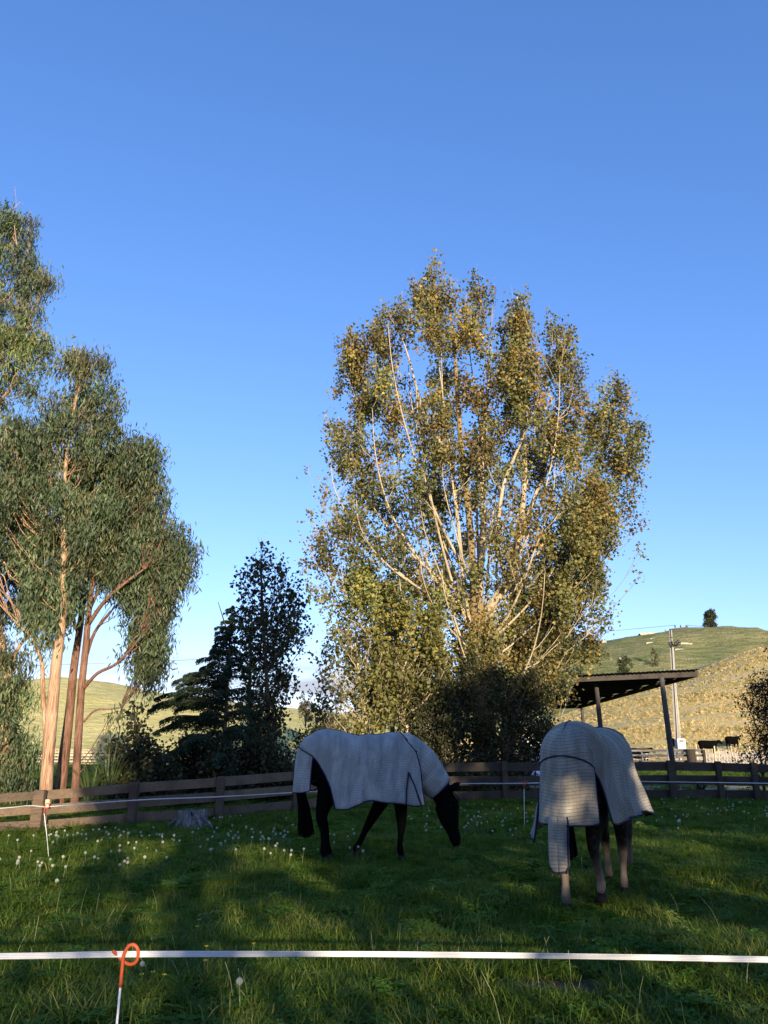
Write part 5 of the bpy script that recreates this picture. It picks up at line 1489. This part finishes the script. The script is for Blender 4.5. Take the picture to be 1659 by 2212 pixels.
for o in [tuft(44, .080, .035, .095, .0028, 1.1, 1, .03), tuft(44, .085, .03, .08, .0030, 1.4, 2, .03), tuft(34, .075, .05, .125, .0026, 1.0, 3, .06), tuft(40, .085, .025, .07, .0032, 1.6, 4, .03), tuft(18, .085, .03, .07, .010, .5, 5, 0, True), tuft(46, .09, .035, .09, .0030, 1.3, 6, .03)]:
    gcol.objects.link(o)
def scatter(name, P, scl, label, coll, mat=None):
    me = bpy.data.meshes.new(name); me.vertices.add(len(P)); me.vertices.foreach_set('co', np.asarray(P, dtype=np.float32).ravel())
    rot = np.zeros((len(P), 3), dtype=np.float32); rot[:, 2] = RNG.random(len(P)) * 6.28; rot[:, 0] = RNG.normal(size=len(P)) * .12; rot[:, 1] = RNG.normal(size=len(P)) * .12
    at_ = me.attributes.new('rot', 'FLOAT_VECTOR', 'POINT'); at_.data.foreach_set('vector', rot.ravel())
    as_ = me.attributes.new('scl', 'FLOAT', 'POINT'); as_.data.foreach_set('value', np.asarray(scl, dtype=np.float32))
    me.update()
    o = bpy.data.objects.new(name, me); COL.objects.link(o); tag(o, label, kind='stuff')
    ng = bpy.data.node_groups.new(name, 'GeometryNodeTree')
    ng.interface.new_socket('Geometry', in_out='INPUT', socket_type='NodeSocketGeometry'); ng.interface.new_socket('Geometry', in_out='OUTPUT', socket_type='NodeSocketGeometry')
    gi = ng.nodes.new('NodeGroupInput'); go = ng.nodes.new('NodeGroupOutput'); ip = ng.nodes.new('GeometryNodeInstanceOnPoints'); ci = ng.nodes.new('GeometryNodeCollectionInfo')
    ci.inputs[0].default_value = coll; ci.inputs['Separate Children'].default_value = True; ci.inputs['Reset Children'].default_value = True
    ar = ng.nodes.new('GeometryNodeInputNamedAttribute'); ar.data_type = 'FLOAT_VECTOR'; ar.inputs[0].default_value = 'rot'
    asn = ng.nodes.new('GeometryNodeInputNamedAttribute'); asn.data_type = 'FLOAT'; asn.inputs[0].default_value = 'scl'
    l = ng.links.new
    l(gi.outputs[0], ip.inputs['Points']); l(ci.outputs[0], ip.inputs['Instance']); ip.inputs['Pick Instance'].default_value = True
    l(ar.outputs[0], ip.inputs['Rotation']); l(asn.outputs[0], ip.inputs['Scale']); l(ip.outputs[0], go.inputs[0])
    md = o.modifiers.new('scatter', 'NODES'); md.node_group = ng
    return o
def wedge(n, y0, y1, k=.62, m=.8):
    y = np.sqrt(RNG.random(n) * (y1 ** 2 - y0 ** 2) + y0 ** 2); x = (RNG.random(n) * 2 - 1) * (k * y + m)
    return np.stack([x, y, bumps(x, y) - .004], 1)
P = np.concatenate([wedge(11000, 2.2, 6.5), wedge(16000, 6.5, 13), wedge(16000, 13, 27)])
patch = np.sin(P[:, 0] * 1.3 + 1) * np.sin(P[:, 1] * 1.1) + .6 * np.sin(P[:, 0] * 3.1 + P[:, 1] * 2.3)
dirt = gnd(1190, 2140)
dd_ = np.hypot((P[:, 0] - dirt[0]) / .42, (P[:, 1] - dirt[1]) / .22)
scl = (1.0 + .22 * patch + .25 * RNG.normal(size=len(P))).clip(.45, 1.9) * np.where(P[:, 1] > 13, 1.25, 1.0)
keep = dd_ > .8 + .4 * RNG.random(len(P)); P, scl = P[keep], scl[keep]
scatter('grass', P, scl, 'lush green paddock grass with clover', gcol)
n_ = 24000; yf = 27.5 + 40 * RNG.random(n_) ** 1.2; xf_ = (RNG.random(n_) * 2 - 1) * (.6 * yf + 2)
trk = (xf_ > -3) & (yf > 25) & (yf < 34.5) & (RNG.random(n_) < .93)
xf_, yf = xf_[~trk], yf[~trk]
scatter('pasture_grass', np.stack([xf_, yf, bumps(xf_, yf) * np.clip((36 - yf) / 6, 0, 1)], 1), 1.8 + 1.6 * RNG.random(len(xf_)), 'sunlit pasture grass between the rail fence and the hills', gcol)
M['dirt'] = plain('bare_dirt', (.06, .042, .028), .95, .1, 0, .5, 30)
m = MB(); V = [(0, 0, .02)]; 
for j in range(24):
    a = j * 6.283 / 24; V.append((math.cos(a) * .5 * (1 + .15 * math.sin(3 * a)), math.sin(a) * .27 * (1 + .1 * math.sin(5 * a)), .0))
m.add(V, [(0, j + 1, (j + 1) % 24 + 1) for j in range(24)]); o = m.build('bare_patch', M['dirt']); o.location = (dirt[0], dirt[1], float(bumps(dirt[0], dirt[1])) + .006); tag(o, 'small bare dirt patch in the near grass', kind='structure')
# dry flower stalks, pale against the grass
m = MB()
def stalk(px, py, h, lx, ly, r=.0016):
    b = gnd(px, py, 0); m.tube(spline([b, b + [lx * .4, ly * .4, h * .6], b + [lx, ly, h]], 3), r, 4)
for x, y, h, lx in [(505, 2190, .26, -.06), (415, 2160, .24, -.09), (395, 2165, .22, -.08), (330, 2150, .2, -.09), (350, 2140, .2, .02), (290, 2120, .2, -.04), (445, 2150, .24, .0), (240, 2035, .26, .1), (70, 2060, .24, .01), (220, 2030, .22, .08), (170, 1990, .25, .03), (205, 1985, .2, .01), (120, 1980, .22, -.01), (1655 - 40, 2160, .2, .05), (1235, 2130, .2, -.01), (1260, 1900, .26, 0), (1085, 2075, .16, 0), (1090, 2250, .3, -.1), (1540, 2120, .25, -.1), (1380, 2200, .2, .05)]:
    stalk(x, y, h, lx, RNG.normal() * .03)
for _ in range(100):
    y = 1830 + 380 * RNG.random() ** 1.3; stalk(RNG.random() * 1659, y, .10 + .14 * RNG.random(), RNG.normal() * .05, RNG.normal() * .05, .0012)
o = m.build('dry_weeds', M['dry_stem']); tag(o, 'scattered pale dry flower stalks standing in the grass', kind='stuff')
# longer rank grass along the fence line
fp = []
for i in range(len(posts) - 1):
    a, b = posts[i][0], posts[i + 1][0]
    for _ in range(110): t_ = RNG.random(); q = a + (b - a) * t_; fp.append([q[0] + RNG.normal() * .12, q[1] + RNG.normal() * .16, 0])
fp = np.array(fp); scatter('rank_grass', fp, .7 + .9 * RNG.random(len(fp)) ** 2, 'longer rank grass along the fence line', gcol)
# coarse grass tufts on the golden hillside
hc = bpy.data.collections.new('hill_tufts')
M['hill_tuft'] = None
def hill_tuft_mat():
    t = NT('dry_hill_grass'); oi = t.n('ShaderNodeObjectInfo')
    t.color(t.ramp(oi.outputs['Random'], [(0, (.34, .33, .12)), (.4, (.54, .43, .18)), (.75, (.68, .53, .25)), (1, (.78, .62, .33))])); t.b.inputs['Roughness'].default_value = .9; return t.m
M['hill_tuft'] = hill_tuft_mat()
for sd_ in (1, 2, 3):
    o = tuft(22, .30, .18, .42, .03, 1.1, 40 + sd_, 0); o.data.materials.clear(); o.data.materials.append(M['hill_tuft']); hc.objects.link(o)
n = 52000; yy2 = 67 + 53 * RNG.random(n); xx2 = -6 + 80 * RNG.random(n)
streak = np.sin(yy2 * 1.4 + .5 * np.sin(xx2 * .3)) + np.sin(xx2 * .23 + yy2 * .31) * .8 + .5 * RNG.normal(size=n)
k = streak > -.1; xx2, yy2 = xx2[k], yy2[k]
n2 = np.array([hz_gold(a, b) for a, b in zip(xx2, yy2)])
tt_ = np.clip((yy2 - 66) / 54, 0, 1); nn = (np.sin(xx2 * .13 + yy2 * .05) * np.sin(yy2 * .11 - xx2 * .04 + 1) + .4 * np.sin(xx2 * .37 + 2) * np.sin(yy2 * .31))
scatter('hill_grass', np.stack([xx2, yy2, n2 + nn * .7 * tt_ * np.clip((1 - tt_) * 4, 0, 1) - .05], 1), .35 + .45 * RNG.random(len(xx2)), 'coarse dry grass tufts covering the golden hillside', hc)

# pale rock outcrops and a fence line on the far hill
def far_surface(x, y):
    """first hit of the far hill along a photo ray"""
    for Y in np.linspace(172, 299, 160):
        p = at(x, y, Y)
        if hz_far(p[0], Y) >= p[2]: return p
    return at(x, y, 290)
ro = np.random.default_rng(6)
for i, (x, y, w, lab) in enumerate([(1400, 1369, 34, 'long pale rock ledge high on the far hill left of the pole'), (1412, 1381, 18, 'pale rock scar below the high ledge left of the pole'), (1405, 1390, 16, 'lower pale rock patch left of the pole'), (1472, 1391, 42, 'largest pale rock ledge right of the pole on the far hill'), (1466, 1404, 20, 'small pale ledge below the largest one'), (1465, 1415, 24, 'pale rock strip midway down right of the pole'), (1305, 1387, 12, 'small pale outcrop on the left shoulder of the hill'), (1342, 1423, 12, 'pale outcrop above the scrub tree'), (1440, 1367, 14, 'pale rock just under the crossarm of the pole')]):
    c = far_surface(x, y); m_ = c[1] / FPX; V = []; F = []; n_ = 10
    for k in range(n_ + 1):
        t_ = k / n_; hh_ = (.45 + .5 * ro.random()) * math.sin(math.pi * min(max(t_, .06), .94)) ** .5
        bx_ = (t_ - .5) * w * m_
        V += [(bx_, -1.2 + .5 * ro.random(), -.8), (bx_ + .3 * ro.normal(), -.8, hh_ * .5), (bx_, 1.5, hh_ * .8), (bx_, 4, -.5)]
    for k in range(n_):
        for q in range(3): F.append((k * 4 + q, k * 4 + 4 + q, k * 4 + 5 + q, k * 4 + 1 + q))
    m = MB(); m.add(V, F); o = m.build('rock_outcrop', M['limestone'], None, False); o.location = tuple(c); tag(o, lab, 'rock', 'pale rock outcrops on the far hill')
hf = None
pts_ = [far_surface(x, y) for x, y in [(1375 + 7 * k, 1434 - .0 * k) for k in range(0)] + [(1245 + 6.5 * k, 1424 - .55 * k) for k in range(14)] + [(1440 + 6.5 * k, 1427 + .7 * k) for k in range(11)]]
hf = empty('hill_fence', tuple(pts_[0]), label='distant line of thin fence posts crossing the far hill', cat='fence')
for p in pts_: MB().bar(p - pts_[0] - [0, 0, .3], p - pts_[0] + [0, 0, 1.3], .13, .13).build('post', M['grey_wood'], hf, False)
